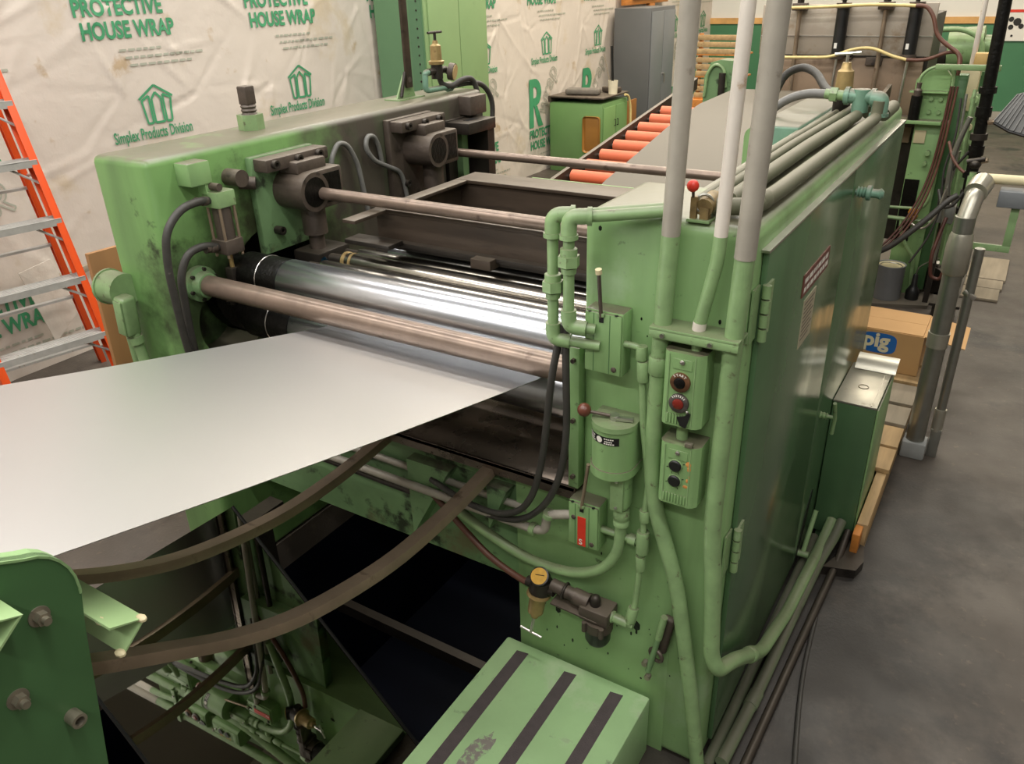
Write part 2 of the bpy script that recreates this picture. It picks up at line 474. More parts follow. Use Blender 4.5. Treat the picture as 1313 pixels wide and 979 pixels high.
def wall_print(name, pieces, mat):
    """pieces: list of (verts(y,z), faces) printed on the creased sheet"""
    b = B()
    for v, f in pieces:
        a = np.array(v)
        h = wrap_h(a[:, 0], a[:, 1])
        b.raw([(WALLX + .0262 + h[i], a[i, 0], a[i, 1]) for i in range(len(a))], f)
    return struct(name, b, mat, wall_left)
def wtext(body, size, y, z, bold=0., xs=1., **k):
    v, f = text_geo(body, size, bold=bold, xs=xs, **k)
    return [(y + p[0], z + p[1]) for p in v], f
def wrot(body, size, y, z, ang, bold=0., xs=1., **k):
    v, f = text_geo(body, size, bold=bold, xs=xs, **k)
    c, s = math.cos(ang), math.sin(ang)
    return [(y + p[0] * c - p[1] * s, z + p[0] * s + p[1] * c) for p in v], f
def strokes(lines, w):
    V = []; F = []
    for (a, b) in lines:
        a = Vector(a); b = Vector(b); d = (b - a).normalized(); n = Vector((-d.y, d.x)) * w / 2
        k = max(2, int((b - a).length / .06))
        for i in range(k):
            p = a.lerp(b, i / k); q = a.lerp(b, (i + 1) / k)
            o = len(V); V += [tuple(p + n), tuple(q + n), tuple(q - n), tuple(p - n)]; F.append([o, o + 1, o + 2, o + 3])
    return V, F
def house_logo(y, z, s=1.0):
    def T(p): return (y + p[0] * s, z + p[1] * s)
    L_ = []
    L_ += [((-.145, .085), (0, .175)), ((0, .175), (.145, .085))]
    L_ += [((-.105, -.09), (-.125, .075)), ((-.125, .075), (-.06, .105)), ((-.06, .105), (-.06, -.09)), ((-.06, -.09), (-.105, -.09))]
    L_ += [((.105, -.09), (.125, .075)), ((.125, .075), (.06, .105)), ((.06, .105), (.06, -.09)), ((.06, -.09), (.105, -.09))]
    L_ += [((-.04, -.09), (-.04, .08)), ((-.04, .08), (0, .125)), ((0, .125), (.04, .08)), ((.04, .08), (.04, -.09)), ((.04, -.09), (-.04, -.09))]
    return strokes([(T(a), T(b)) for a, b in L_], .017 * s)
def big_r(y, z, h):
    """heavy letter R with a flared leg, drawn as quads"""
    w = h * .52
    V = []; F = []
    def quad(a, b, c, d):
        o = len(V); V.extend([a, b, c, d]); F.append([o, o + 1, o + 2, o + 3])
    def P(u, v): return (y + u * w, z + v * h)
    quad(P(0, 0), P(.38, 0), P(.38, 1), P(0.06, 1))
    n = 10
    for i in range(n):
        a0 = math.pi / 2 - math.pi * i / n; a1 = math.pi / 2 - math.pi * (i + 1) / n
        quad(P(.5 + .52 * math.cos(a0), .72 + .28 * math.sin(a0)), P(.5 + .52 * math.cos(a1), .72 + .28 * math.sin(a1)),
             P(.5 + .16 * math.cos(a1), .72 + .11 * math.sin(a1)), P(.5 + .16 * math.cos(a0), .72 + .11 * math.sin(a0)))
    quad(P(.38, .83), P(.5, .83), P(.5, 1), P(.38, 1)); quad(P(.38, .44), P(.5, .44), P(.5, .61), P(.38, .61))
    quad(P(.42, .44), P(.66, .44), P(1.15, 0), P(.74, 0))
    return V, F
VREP = 1.372
for k in range(-2, 9):
    y0 = 1.245 + 1.152 * k                       # left edge of one print column
    for r in (-1, 0, 1):
        zb = 1.625 + VREP * r
        if zb < .1 and r < 0: pass
        P_ = []
        if zb + .2 < 2.55:
            P_.append(wtext('PROTECTIVE', .118, y0, zb + .115, bold=.0042, xs=.82))
            P_.append(wtext('HOUSE WRAP', .118, y0 + .02, zb, bold=.0042, xs=.785))
        if zb + .75 < 2.58: P_.append(big_r(y0 + .0, zb + .222, .47))
        hz = zb - .395 
        if hz > .05:
            P_.append(house_logo(y0 + .385, hz, .77))
            P_.append(wtext('Simplex Products Division', .088, y0 + .07, hz - .15, bold=.0018, xs=.56))
        if P_: wall_print('green_lettering', P_, PRINT_G)
        Q_ = []
        if zb - .10 > .05:
            rw = random.Random(k * 7 + r)
            for q, (ya, yb) in enumerate(((.22, .50), (.25, .76), (.27, .66))):
                y_ = y0 + ya; seg = []
                while y_ < y0 + yb:
                    w_ = rw.uniform(.018, .05); seg.append(((y_, zb - .065 - q * .04), (y_ + w_, zb - .065 - q * .04))); y_ += w_ + .012
                Q_.append(strokes(seg, .013))
        if Q_: wall_print('small_print', Q_, PRINT_GREY)
        # outlined diagonal word beside the R
        zr = zb + .30
        if zr < 2.0 and zr > -.9:
            cu = bpy.data.curves.new('outline', 'FONT'); cu.body = 'wrap'; cu.size = .27; cu.fill_mode = 'NONE'; cu.resolution_u = 3
            oo = bpy.data.objects.new('outline', cu); COL.objects.link(oo); bpy.context.view_layer.update()
            mo = bpy.data.meshes.new_from_object(oo.evaluated_get(bpy.context.evaluated_depsgraph_get()))
            ca, sa = math.cos(.98), math.sin(.98)
            pts = [(y0 + .30 + v.co.x * .95 * ca - v.co.y * sa, zr + v.co.x * .95 * sa + v.co.y * ca) for v in mo.vertices]
            segs = [(pts[e.vertices[0]], pts[e.vertices[1]]) for e in mo.edges]
            segs = [q for q in segs if .02 < min(q[0][1], q[1][1]) and max(q[0][1], q[1][1]) < 2.58]
            bpy.data.objects.remove(oo); bpy.data.curves.remove(cu); bpy.data.meshes.remove(mo)
            if segs:
                V = []; F = []
                for a, b_ in segs:
                    a = Vector(a); b_ = Vector(b_)
                    if (b_ - a).length < 1e-5: continue
                    d = (b_ - a).normalized(); n = Vector((-d.y, d.x)) * .0045
                    o = len(V); V += [tuple(a + n), tuple(b_ + n), tuple(b_ - n), tuple(a - n)]; F.append([o, o + 1, o + 2, o + 3])
                wall_print('outline_lettering', [(V, F)], PRINT_GREY)

# back wall: green below, wooden rail, white above
WB_W = M('white_wall_paint', 'd3d2cc', .6, var=.03, scale=2)
WB_G = M('green_wall_paint', '3f7350', .5, var=.05, scale=2)
YB = 11.2
struct('wall_back', B().box(-4.15, 4.5, YB, YB + .15, 0, 4.2), WB_W)
struct('trim_2', B().box(-4.0, 4.4, YB - .02, YB - .001, .12, 1.17), WB_G)
struct('trim_3', B().box(-4.0, 4.4, YB - .04, YB - .001, 1.171, 1.25), M('wood_rail', 'c79a5e', .6, scale=6))
struct('baseboard_back', B().box(-4.0, 4.4, YB - .03, YB - .001, 0.0, .118), M('grey_base', '98948a', .7))
PLAIN = M('plain_wall_paint', '8f8c84', .7, var=.04, scale=1)
struct('wall_right', B().box(4.4, 4.55, -4.5, 11.3, 0, 4.2), PLAIN)
struct('wall_front', B().box(-4.15, 4.5, -4.6, -4.45, 0, 4.2), PLAIN)
struct('ceiling', B().box(-4.15, 4.5, -4.6, 11.3, 4.1, 4.2), M('ceiling_paint', '7f7c75', .8, var=.05, scale=1))

# ================================================================== MAIN MACHINE
# ---- left housing
LX0, LX1, LY0, LY1, TOP = -1.912, -1.662, -.07, 1.60, 1.43
lh = thing('machine_housing', 'tall green machine side housing with grimy grey inner face beside the ladder', 'machine housing', (-1.785, .775, 0))
body = obj('housing_body', B().box(LX0, LX1, LY0, LY1, 0, TOP, .022, 3), GREEN_L, lh)
cut(body, B().cyl((LX1 - .16, .33, .96), (LX1 + .1, .33, .96), .195, n=36))
cut(body, B().cyl((LX1 - .16, .12, .905), (LX1 + .1, .12, .905), .13, n=28))
b = B().cyl((LX1 - .158, .33, .96), (LX1 - .10, .33, .96), .190, n=36)
obj('bearing_recess', b, BLACK_OIL, lh)
for k in range(9):
    a = math.radians(20 + k * 40)
    if math.sin(a) > -.2:
        y = .33 + .215 * math.cos(a); z = .96 + .215 * math.sin(a)
        obj('bearing_bolt', B().hexp((LX1 - .002, y, z), (LX1 + .016, y, z), .011), IRON_DK, lh)
# stud with nut on top
nut = obj('stud_nut', B().hexp((-1.80, .44, TOP - .001), (-1.80, .44, TOP + .048), .042), GREEN_PIPE, lh)
obj('stud', B().lathe((-1.80, .44, TOP + .048), (-1.80, .44, TOP + .2), [(0, .026), (.006, .022), (.012, .026), (.018, .022), (.024, .026), (.03, .022)], 14).box(-1.82, -1.78, .42, .46, TOP + .078, TOP + .135, .004), IRON, nut)

# ---- right housing
rh = thing('machine_housing', 'green machine side housing with conduits and switches on its front face', 'machine housing', (-.2, .85, 0))
RXI = -.35
rb = B().box(RXI, 0, 0, 1.70, 0, TOP, .028, 4)
rbody = obj('housing_body', rb, GREEN, rh)
cut(rbody, B().box(-.5, -.195, .27, 1.06, 1.10, 1.6))
obj('lower_housing', B().box(-.53, -.10, -.0005, 1.2, 0, .752), GREEN, rh)
obj('rear_cap', B().box(-.320, -.19, 1.055, 1.66, TOP - .10, TOP + .008, .008, 3), TEAL, rh)
obj('gib_plate', B().box(-.372, -.345, -.018, .02, .765, 1.13, .003), GREEN, rh)
for z in (.80, .95, 1.1): obj('gib_screw', B().hexp((-.358, -.017, z), (-.358, -.026, z), .006), IRON, rh)
# side doors
for (y0, y1, nm) in ((.06, .862, 'hinged'), (.868, 1.685, 'plain')):
    d = obj('door', B().box(.001, .014, y0, y1, .05, 1.372, .003), GREEN_DOOR, rh)
    if nm == 'hinged':
        for z in (1.255, .68):
            hb = B()
            for k in range(4): hb.cyl((.018, .055, z - .06 + k * .03), (.018, .055, z - .034 + k * .03), .009, n=10)
            hb.box(.014, .019, .06, .10, z - .055, z + .055).box(.001, .006, .015, .055, z - .055, z + .055)
            obj('hinge', hb, GREEN_PIPE, d)
        pl = B().box(.014, .0165, .39, .65, 1.17, 1.225)
        obj('placard', pl, PLACARD, d, 'dark red placard with pale lettering')
        lb = B()
        rw = random.Random(2)
        for i in range(2):
            y_ = .402
            while y_ < .62:
                w_ = rw.uniform(.012, .035); lb.box(.0165, .0167, y_, y_ + w_, 1.201 - i * .022, 1.213 - i * .022); y_ += w_ + .008
        obj('placard_lettering', lb, WHITE_INK, d)
        obj('notice', B().box(.014, .0155, .43, .55, 1.025, 1.15), PAPER, d, 'aged paper notice')
        nb = B()
        for i in range(9): nb.box(.0155, .0158, .44, .54 - (i % 3) * .012, 1.135 - i * .0115, 1.1385 - i * .0115)
        obj('notice_lines', nb, IRON, d)
    else:
        lt = B().cyl((.014, .90, 1.305), (.05, .90, 1.305), .008, n=10).lathe((.02, .90, 1.305), (.06, .90, 1.305), [(0, .016), (.004, .012), (.008, .016), (.012, .012), (.016, .016), (.02, .012), (.024, .02), (.034, .02), (.036, .012), (.05, .012), (.058, .015), (.066, .008)], 12)
        obj('spring_latch', lt, TEAL, d)
        lt = B().cyl((.014, .93, .60), (.055, .93, .60), .006, n=10).lathe((.014, .93, .60), (.06, .93, .60), [(0, .012), (.005, .009), (.01, .012), (.015, .009), (.02, .012)], 10).tube([(.055, .90, .665), (.058, .93, .60), (.055, .935, .54)], .006, 8)
        obj('tee_latch', lt, GREEN_PIPE, d)
        sl = B().prism([(.875, .03), (.90, .02), (1.0, .17), (1.03, .26), (1.01, .27), (.95, .20)], 'x', .0141, .0155)
        obj('cable_slot', sl, BLACK_OIL, d)
        obj('slot_lever', B().cyl((.03, .93, .06), (.04, 1.0, .20), .008, n=10).cyl((.014, .93, .06), (.05, .93, .06), .012, n=10), GREEN_PIPE, d)
obj('drip_rail', B().box(-.001, .016, .05, 1.69, 1.374, 1.379), CHROME, rh)

# holes and oil stains on the front face (raised drips of oil)
for (x, z, s) in [(-.41, .35, .012), (-.405, .335, .009), (-.27, .32, .010), (-.26, .305, .008), (-.255, .29, .007), (-.188, .40, .014), (-.187, .38, .010), (-.31, 1.395, .006), (-.30, 1.385, .004), (-.105, .60, .004), (-.11, .57, .004), (-.13, .54, .004), (-.24, .36, .004), (-.22, .33, .005), (-.20, .31, .004), (-.055, 1.31, .004), (-.33, .34, .006), (-.34, .37, .004)]:
    obj('oil_spot', B().sphere((x, .0005, z), s, (1, .12, 1.5), 8), BLACK_OIL, rh)

rs = random.Random(5)
for k in range(34):
    x = rs.uniform(-.45, -.05); z = rs.uniform(.22, .42) if k < 24 else rs.uniform(.45, 1.38)
    obj('oil_spot', B().sphere((x, -.0005, z), rs.uniform(.0015, .0035), (1, .12, rs.uniform(1, 2.2)), 6), BLACK_OIL, rh)

# ---- rolls
def roll(label, y, z, r, x0, x1, mat, dark=None, group=None, collar=None):
    t = thing('work_roll' if r > .05 else 'leveller_roll', label, 'roller', ((x0 + x1) / 2, y, z - r), group)
    d0 = x0 if dark is None else dark
    obj('roll_barrel', B().lathe((d0, y, z), (x1, y, z), [(0, r * .96), (.006, r), (x1 - d0 - .006, r), (x1 - d0, r * .96)], 48), mat, t)
    if dark is not None:
        n = obj('roll_neck', B().lathe((x0, y, z), (d0, y, z), [(0, r * .8), (.04, r * .8), (.045, r * .99), (d0 - x0, r * .99)], 36), BLACK_OIL, t)
        obj('seal_ring', B().torus((x0 + (d0 - x0) * .62, y, z), (1, 0, 0), r * .985, .0022, 36, 6), CHROME, n)
    else:
        obj('journal', B().cyl((x0 - .06, y, z), (x0 + .01, y, z), r * .6, n=20), IRON_DK, t)
    if collar:
        obj('collar', B().lathe((x0 + .005, y, z), (x0 + .05, y, z), [(0, r * 1.06), (.012, r * 1.06), (.016, r * .9), (.028, r * .9), (.03, r * 1.05), (.04, r * 1.05)], 28), BRASS, t, 'brass collar')
    return t
roll('large polished steel work roll above the metal strip', .165, 1.05, .068, -1.64, -.352, STEEL, dark=-1.42)
roll('large polished steel work roll underneath the metal strip', .165, .909, .068, -1.64, -.352, STEEL, dark=-1.40)
roll('thin steel leveller roll directly behind the big upper work roll', .325, 1.035, .032, -1.44, -.352, STEEL_L)
roll('thin steel leveller roll with brass collar at its end', .415, 1.04, .030, -1.43, -.352, STEEL_L, collar=True)
roll('slim steel leveller roll under the front of the brown frame', .478, 1.045, .020, -1.42, -.352, STEEL_L)
roll('bright steel leveller roll deepest under the brown steel frame', .535, 1.045, .028, -1.33, -.352, STEEL)

# ---- tie rods
def tie_rod(label, y, z, r, x0, x1, flange=None):
    t = thing('tie_rod', label, 'rod', ((x0 + x1) / 2, y, z - r))
    obj('rod', B().cyl((x0, y, z), (x1, y, z), r, n=28), ROD, t)
    if flange:
        fl = obj('flange', B().lathe((x0 - .002, y, z), (x1, y, z), [(0, r * 1.75), (.022, r * 1.75), (.026, r * 1.35), (.05, r * 1.2)], 28), GREEN_GRIMY, t)
        for k in range(6):
            a = k * math.pi / 3 + .3
            obj('flange_bolt', B().hexp((x0 + .02, y + r * 1.5 * math.cos(a), z + r * 1.5 * math.sin(a)), (x0 + .03, y + r * 1.5 * math.cos(a), z + r * 1.5 * math.sin(a)), .006), IRON_DK, fl)
    return t
tie_rod('thick brown steel tie rod crossing in front of the polished work roll', .02, 1.052, .031, LX1, RXI, True)
tie_rod('brown steel shaft running out of the front gear block above the frame', .43, 1.25, .019, -1.62, RXI)
tie_rod('thin dark steel shaft running out of the rear gear block', 1.245, 1.232, .016, -1.62, RXI)

# ---- gear blocks on the left housing
def gear_block(label, y, zc, first):
    x = LX1
    t = thing('gear_block', label, 'gear block', (x + .08, y, zc - .15))
    obj('mount_plate', B().box(x, x + .028, y - .13, y + .14, zc - .19, zc + .12, .006), GREEN_GRIMY if first else IRON, t)
    obj('top_ledge', B().box(x + .02, x + .085, y - .12, y + .15, zc + .075, zc + .115, .006), IRON, t)
    hb = B().cyl((x + .028, y, zc), (x + .155, y, zc), .062, n=28).box(x + .028, x + .15, y + .0, y + .135, zc - .062, zc + .062, .008)
    body_ = obj('block_body', hb, IRON, t)
    obj('shaft_mouth', B().cyl((x + .154, y, zc), (x + .1562, y, zc), .047, n=28).box(x + .150, x + .1522, y + .01, y + .12, zc - .045, zc + .048), BLACK_OIL, body_)
    cap = obj('cap', B().box(x + .03, x + .12, y - .03, y + .10, zc + .055, zc + .095, .008), IRON, t)
    obj('cap_bolt', B().hexp((x + .07, y + .03, zc + .095), (x + .07, y + .03, zc + .112), .012), CHROME, cap)
    for k, dy in enumerate((-.09, .01, .10)):
        obj('socket_screw', B().lathe((x + .083, y + dy, zc + .098), (x + .2, y + dy, zc + .098), [(0, .013), (.018, .013), (.018, .007), (.01, .006)], 14), IRON_DK, t)
    obj('socket_screw', B().lathe((x + .028, y - .07, zc - .12), (x + .2, y - .07, zc - .12), [(0, .014), (.03, .014), (.03, .007), (.02, .006)], 14), IRON_DK, t)
    sc = obj('screw_column', B().cyl((x + .09, y + .04, zc - .15), (x + .09, y + .04, zc - .055), .04, n=20).cyl((x + .09, y + .04, zc - .21), (x + .09, y + .04, zc - .15), .026, n=16), IRON, t)
    if first:
        obj('screw_chock', B().box(x + .03, x + .15, y - .02, y + .13, zc - .30, zc - .20, .008), IRON_DK, t)
        obj('oil_film', B().sphere((x + .151, y + .0, zc - .245), .02, (.15, 1, 1.6), 10).sphere((x + .151, y + .02, zc - .275), .016, (.15, 1.4, 1), 10), M('blue_black_oil', '0f2430', .08, var=.5, scale=40), t)
    return t
gear_block('dark cast gear block with round shaft mouth behind the small air cylinder', .40, 1.26, True)
gear_block('dusty cast gear block at the grimy end of the ladder-side housing', 1.06, 1.275, False)

# third bracket further back
t = thing('guide_bracket', 'dark steel guide bracket with slotted top beside the rear gear block', 'bracket', (LX1 + .05, 1.40, 1.05))
obj('bracket_body', B().box(LX1, LX1 + .02, 1.30, 1.56, 1.05, 1.34, .004).box(LX1 + .02, LX1 + .13, 1.30, 1.50, 1.29, 1.335, .004).box(LX1 + .02, LX1 + .12, 1.45, 1.50, 1.05, 1.29), IRON_DK, t)
obj('bracket_slot', B().box(LX1 + .06, LX1 + .09, 1.36, 1.43, 1.3352, 1.3362), BLACK, t)
obj('upper_block', B().box(LX1 - .01, LX1 + .06, 1.42, 1.54, 1.345, 1.42, .005), IRON, t)
obj('rib', B().box(LX1 + .02, LX1 + .05, 1.36, 1.40, 1.10, 1.29), GREEN_GRIMY, t)

# ---- brown frame between the housings
t = thing('crown_trough', 'brown stained rectangular steel frame with open middle between the two housings', 'frame', (-.93, .8, 1.0))
FX0, FX1 = -1.31, -.205
zt = 1.222
fb = B().box(FX0, FX1, .445, .585, zt - .012, zt, .002).box(FX0, FX1, .455, .475, zt - .095, zt - .012)
obj('front_beam', fb, FRAME_ST, t)
obj('front_beam_flange', B().box(FX0 + .01, FX1, .43, .56, zt - .11, zt - .095, .002).box(FX0 + .01, FX1, .45, .47, zt - .125, zt - .11), IRON_DK, t)
obj('rear_beam', B().box(FX0, FX1, .885, 1.01, zt - .012, zt, .002).box(FX0, FX1, .895, .915, zt - .11, zt - .012), FRAME_ST, t)
obj('side_rail', B().box(FX0, FX0 + .05, .30, .885, zt - .012, zt - .001, .002).box(FX0, FX0 + .012, .54, .895, zt - .11, zt - .012), FRAME_ST, t)
obj('side_rail', B().box(FX1 - .05, FX1, .54, .885, zt - .012, zt, .002), FRAME_ST, t)
obj('trough_floor', B().box(FX0 + .012, FX1 - .01, .475, .895, zt - .115, zt - .10), IRON_DK, t)
obj('wedge_block', B().box(-.92, -.85, .40, .45, zt - .125, zt - .095, .003), FRAME_ST, t)
obj('angle_foot', B().box(FX0 - .06, FX0 + .12, .36, .43, zt - .10, zt - .085, .003), IRON_DK, t)

# ---- lower cross beam, pan
t = thing('cross_beam', 'grimy green lower cross beam with rusty edge under the rolls', 'beam', (-1.09, .1, .38))
obj('apron', B().box(LX1, -.531, .02, .06, .385, .70, .002), GREEN_GRIMY, t)
obj('web_plate', B().box(LX1, -.352, .005, .03, .70, .752, .002), GREEN_GRIMY, t)
obj('gusset', B().prism([(-.86, .45), (-.72, .70), (-.86, .70)], 'y', -.03, .02), GREEN_GRIMY, t)
obj('gusset', B().prism([(-.60, .56), (-.54, .70), (-.60, .70)], 'y', -.03, .02), GREEN_GRIMY, t)
solo('drip_pan', B().box(LX1, -.352, -.022, .30, .755, .768, .002).box(LX1, -.352, -.022, -.016, .735, .768), M('drip_pan_steel', '7d7166', .3, .85, var=.2, scale=6, dirt=('453527', .3, 8), rvar=.1), 'shiny oil-stained steel drip pan under the lower work roll', 'pan')

# ---- metal strip
def sheet(name, prof, x0, x1, th, mat, label, cat):
    b = B(); n = len(prof)
    V = []
    for (y, z) in prof:
        V += [(x0, y, z), (x1, y, z), (x1, y, z - th), (x0, y, z - th)]
    F = [[0, 1, 2, 3], [4 * (n - 1) + i for i in (3, 2, 1, 0)]]
    for i in range(n - 1):
        a = 4 * i
        for k in range(4):
            F.append([a + k, a + (k + 1) % 4, a + 4 + (k + 1) % 4, a + 4 + k])
    b.raw(V, F)
    return solo(name, b, mat, label, cat)
prof = []
for k in range(24):
    y = -2.6 + k * (2.765 / 23)
    z = .981 + .222 * max(0, (.10 - y)) + (.018 * max(0, -y - .2) ** 2 if y < -.2 else 0) - .0
    prof.append((y, z))
STRIP_Z = prof
sheet('metal_strip', prof, -1.18, -.49, .0012, STRIP, 'wide pale grey metal strip feeding between the polished work rolls', 'metal sheet')
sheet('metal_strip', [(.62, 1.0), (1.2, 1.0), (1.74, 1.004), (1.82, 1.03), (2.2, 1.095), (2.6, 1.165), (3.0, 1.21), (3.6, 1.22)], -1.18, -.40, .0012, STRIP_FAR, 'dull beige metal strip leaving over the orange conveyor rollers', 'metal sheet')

# ---- curved guide bars
def guide_bar(x, label):
    t = [(-1.12, 1.05), (-1.03, .985), (-.93, .92), (-.81, .845), (-.68, .785), (-.53, .745), (-.38, .722), (-.22, .72), (-.10, .728), (.015, .742)]
    # smooth interpolation
    pts = []
    for i in range(len(t) - 1):
        p0 = t[max(0, i - 1)]; p1 = t[i]; p2 = t[i + 1]; p3 = t[min(len(t) - 1, i + 2)]
        for k in range(4):
            u = k / 4
            pts.append(tuple(.5 * ((2 * p1[q]) + (-p0[q] + p2[q]) * u + (2 * p0[q] - 5 * p1[q] + 4 * p2[q] - p3[q]) * u * u + (-p0[q] + 3 * p1[q] - 3 * p2[q] + p3[q]) * u ** 3) for q in (0, 1)))
    pts.append(t[-1])
    V = []; w = .019; h = .011
    F = []
    for (y, z) in pts:
        V += [(x - w, y, z), (x - w * .8, y, z + h), (x + w * .8, y, z + h), (x + w, y, z), (x + w, y, z - h), (x - w, y, z - h)]
    n = 6
    for i in range(len(pts) - 1):
        for k in range(n):
            F.append([i * n + k, i * n + (k + 1) % n, (i + 1) * n + (k + 1) % n, (i + 1) * n + k])
    F.append(list(range(n))); F.append([(len(pts) - 1) * n + k for k in reversed(range(n))])
    return solo('guide_bar', B().raw(V, F), BAR, label, 'bar')
guide_bar(-.60, 'curved brown steel guide bar sweeping down in front of the dark pit')
guide_bar(-.94, 'curved dark steel guide bar hidden in shade beneath the metal strip')

# ---- glossy leaning sheet
n = Vector((.70696, .03091, .70658)).normalized(); d0 = -.7035
def onpl(x, y): return Vector((x, y, (d0 - n.x * x - n.y * y) / n.z))
c = [onpl(-1.43, -.79), onpl(-.62, -.79), onpl(-.62, -.195), onpl(-1.43, -.195)]
b = B().raw([v for v in c] + [v - n * .004 for v in c], [[0, 1, 2, 3], [7, 6, 5, 4], [0, 4, 5, 1], [1, 5, 6, 2], [2, 6, 7, 3], [3, 7, 4, 0]])
gl = thing('mirror_sheet', 'dark mirror-like steel sheet leaning in the pit and reflecting the switch boxes', 'metal sheet', (-1.0, -.5, -.4))
obj('sheet_plate', b, GLOSS, gl)
obj('edge_trim', B().tube([c[0] + n * .002, c[1] + n * .002], .005, 6), BLACK, gl)
obj('edge_trim', B().tube([c[2] + n * .002, c[3] + n * .002], .005, 6), BLACK, gl)

# support frame under the sheet and pit edge angle
t = thing('pit_support', 'dark steel support beams standing in the pit behind the leaning sheet', 'support frame', (-1.3, -.5, -.9))
obj('beam', B().box(-1.50, -1.44, -.95, 0.0, .28, .34), IRON_DK, t)
obj('post', B().box(-1.50, -1.44, -.12, -.06, -.9, .28), IRON_DK, t)
obj('post', B().box(-1.50, -1.44, -.90, -.84, -.9, .28), IRON_DK, t)
obj('ledge', B().box(-1.44, -.75, -.14, -.09, -.42, -.36), IRON_DK, t)

# ---- foreground bracket plate
t = thing('bracket_plate', 'rounded dark green bracket plate with bolts and washers', 'bracket', (-.47, -1.2, .5))
prof = [(-1.75, .5), (-1.16, .5), (-1.125, .86), (-1.109, .952), (-1.079, 1.167), (-1.071, 1.21)]
for k in range(7):
    a = math.radians(-5 + k * 14)
    prof.append((-1.125 + .055 * math.cos(a), 1.225 + .068 * math.sin(a)))
prof += [(-1.20, 1.335), (-1.75, 1.46)]
obj('plate', B().prism(prof, 'x', -.473, -.462), GREEN_DARK, t)
rim = [(-.462, y, z) for (y, z) in prof[5:]]
rb_ = B()
for i in range(len(rim) - 1):
    y0, z0 = rim[i][1:]; y1, z1 = rim[i + 1][1:]
    dn = Vector((0, -(z1 - z0), (y1 - y0))).normalized() * -.003
    rb_.raw([(-.486, y0, z0), (-.460, y0, z0), (-.460, y1, z1), (-.486, y1, z1), (-.486, y0 - dn.y, z0 - dn.z + .0), (-.460, y0 - dn.y, z0 - dn.z), (-.460, y1 - dn.y, z1 - dn.z), (-.486, y1 - dn.y, z1 - dn.z)],
            [[0, 1, 2, 3], [7, 6, 5, 4], [0, 4, 5, 1], [1, 5, 6, 2], [2, 6, 7, 3], [3, 7, 4, 0]])
obj('rim', rb_, GREEN_RIM, t)
for (y, z) in [(-1.122, 1.214), (-1.172, 1.131)]:
    w = obj('washer', B().lathe((-.462, y, z), (0, y, z), [(0, .0125), (.002, .0125), (.0025, .006)], 20), WASHER, t)
    obj('bolt', B().hexp((-.460, y, z), (-.450, y, z), .0085).cyl((-.450, y, z), (-.443, y, z), .005, n=12), WASHER, w)
w = obj('collar', B().lathe((-.462, -1.128, 1.06), (0, -1.128, 1.06), [(0, .0095), (.018, .0095), (.018, .006), (.006, .0055)], 20), WASHER, t)
# angle irons: open V towards the operator
def angle_iron(x0, x1, y, z, leg, th, mat, parent, nm='angle_arm'):
    # vertex at (y, z), one leg up and forward, the other down and forward
    a = Vector((-.93, .36)) * leg; c = Vector((-.80, -.60)) * leg
    na = Vector((.36, .93)) * th; nc = Vector((.60, -.80)) * th
    P = [(y + a.x, z + a.y), (y, z), (y + c.x, z + c.y), (y + c.x + nc.x, z + c.y + nc.y), (y + th * 1.2, z), (y + a.x + na.x, z + a.y + na.y)]
    return obj(nm, B().prism(P, 'x', x0, x1), mat, parent)
angle_iron(-.70, -.440, -1.022, 1.138, .046, .003, GREEN_BRIGHT, t)
angle_iron(-.470, -.415, -1.155, 1.262, .046, .003, GREEN_BRIGHT, t)
for (x, y, z) in [(-.443, -1.060, 1.112), (-.443, -1.023, 1.139), (-.470, -1.058, 1.150)]:
    obj('weld_bead', B().sphere((x, y, z), .006, (1.5, 1, .8), 8), CREAM_BOX, t)

# ================================================================== FITTINGS ON THE RIGHT HOUSING
def conduit(name, label, pts, r, mat, bend=.05, group=None, cat='conduit', n=14, fittings=(), mats=None):
    """pipe thing; fittings: (kind, point, direction, length, radius factor)"""
    zs = min(p[2] for p in pts)
    t = thing(name, label, cat, (pts[0][0], pts[0][1], zs), group)
    obj('pipe', B().tube(pts, r, n, bend), mat, t)
    for (kind, p, d, L_, rf) in fittings:
        p = Vector(p); d = Vector(d).normalized()
        if kind == 'union':
            b = B().lathe(p - d * L_ / 2, p + d * L_, [(0, r * rf * .86), (L_ * .25, r * rf * .86)], 16).hexp(p - d * L_ * .25, p + d * L_ * .2, r * rf * 1.12).lathe(p + d * L_ * .2, p + d * L_, [(0, r * rf * .9), (L_ * .3, r * rf * .9)], 16)
        else:
            b = B().lathe(p - d * L_ / 2, p + d * L_, [(0, r * rf * .93), (L_ * .08, r * rf), (L_ * .92, r * rf), (L_, r * rf * .93)], 16)
        obj(kind, b, mats or mat, t)
    return t
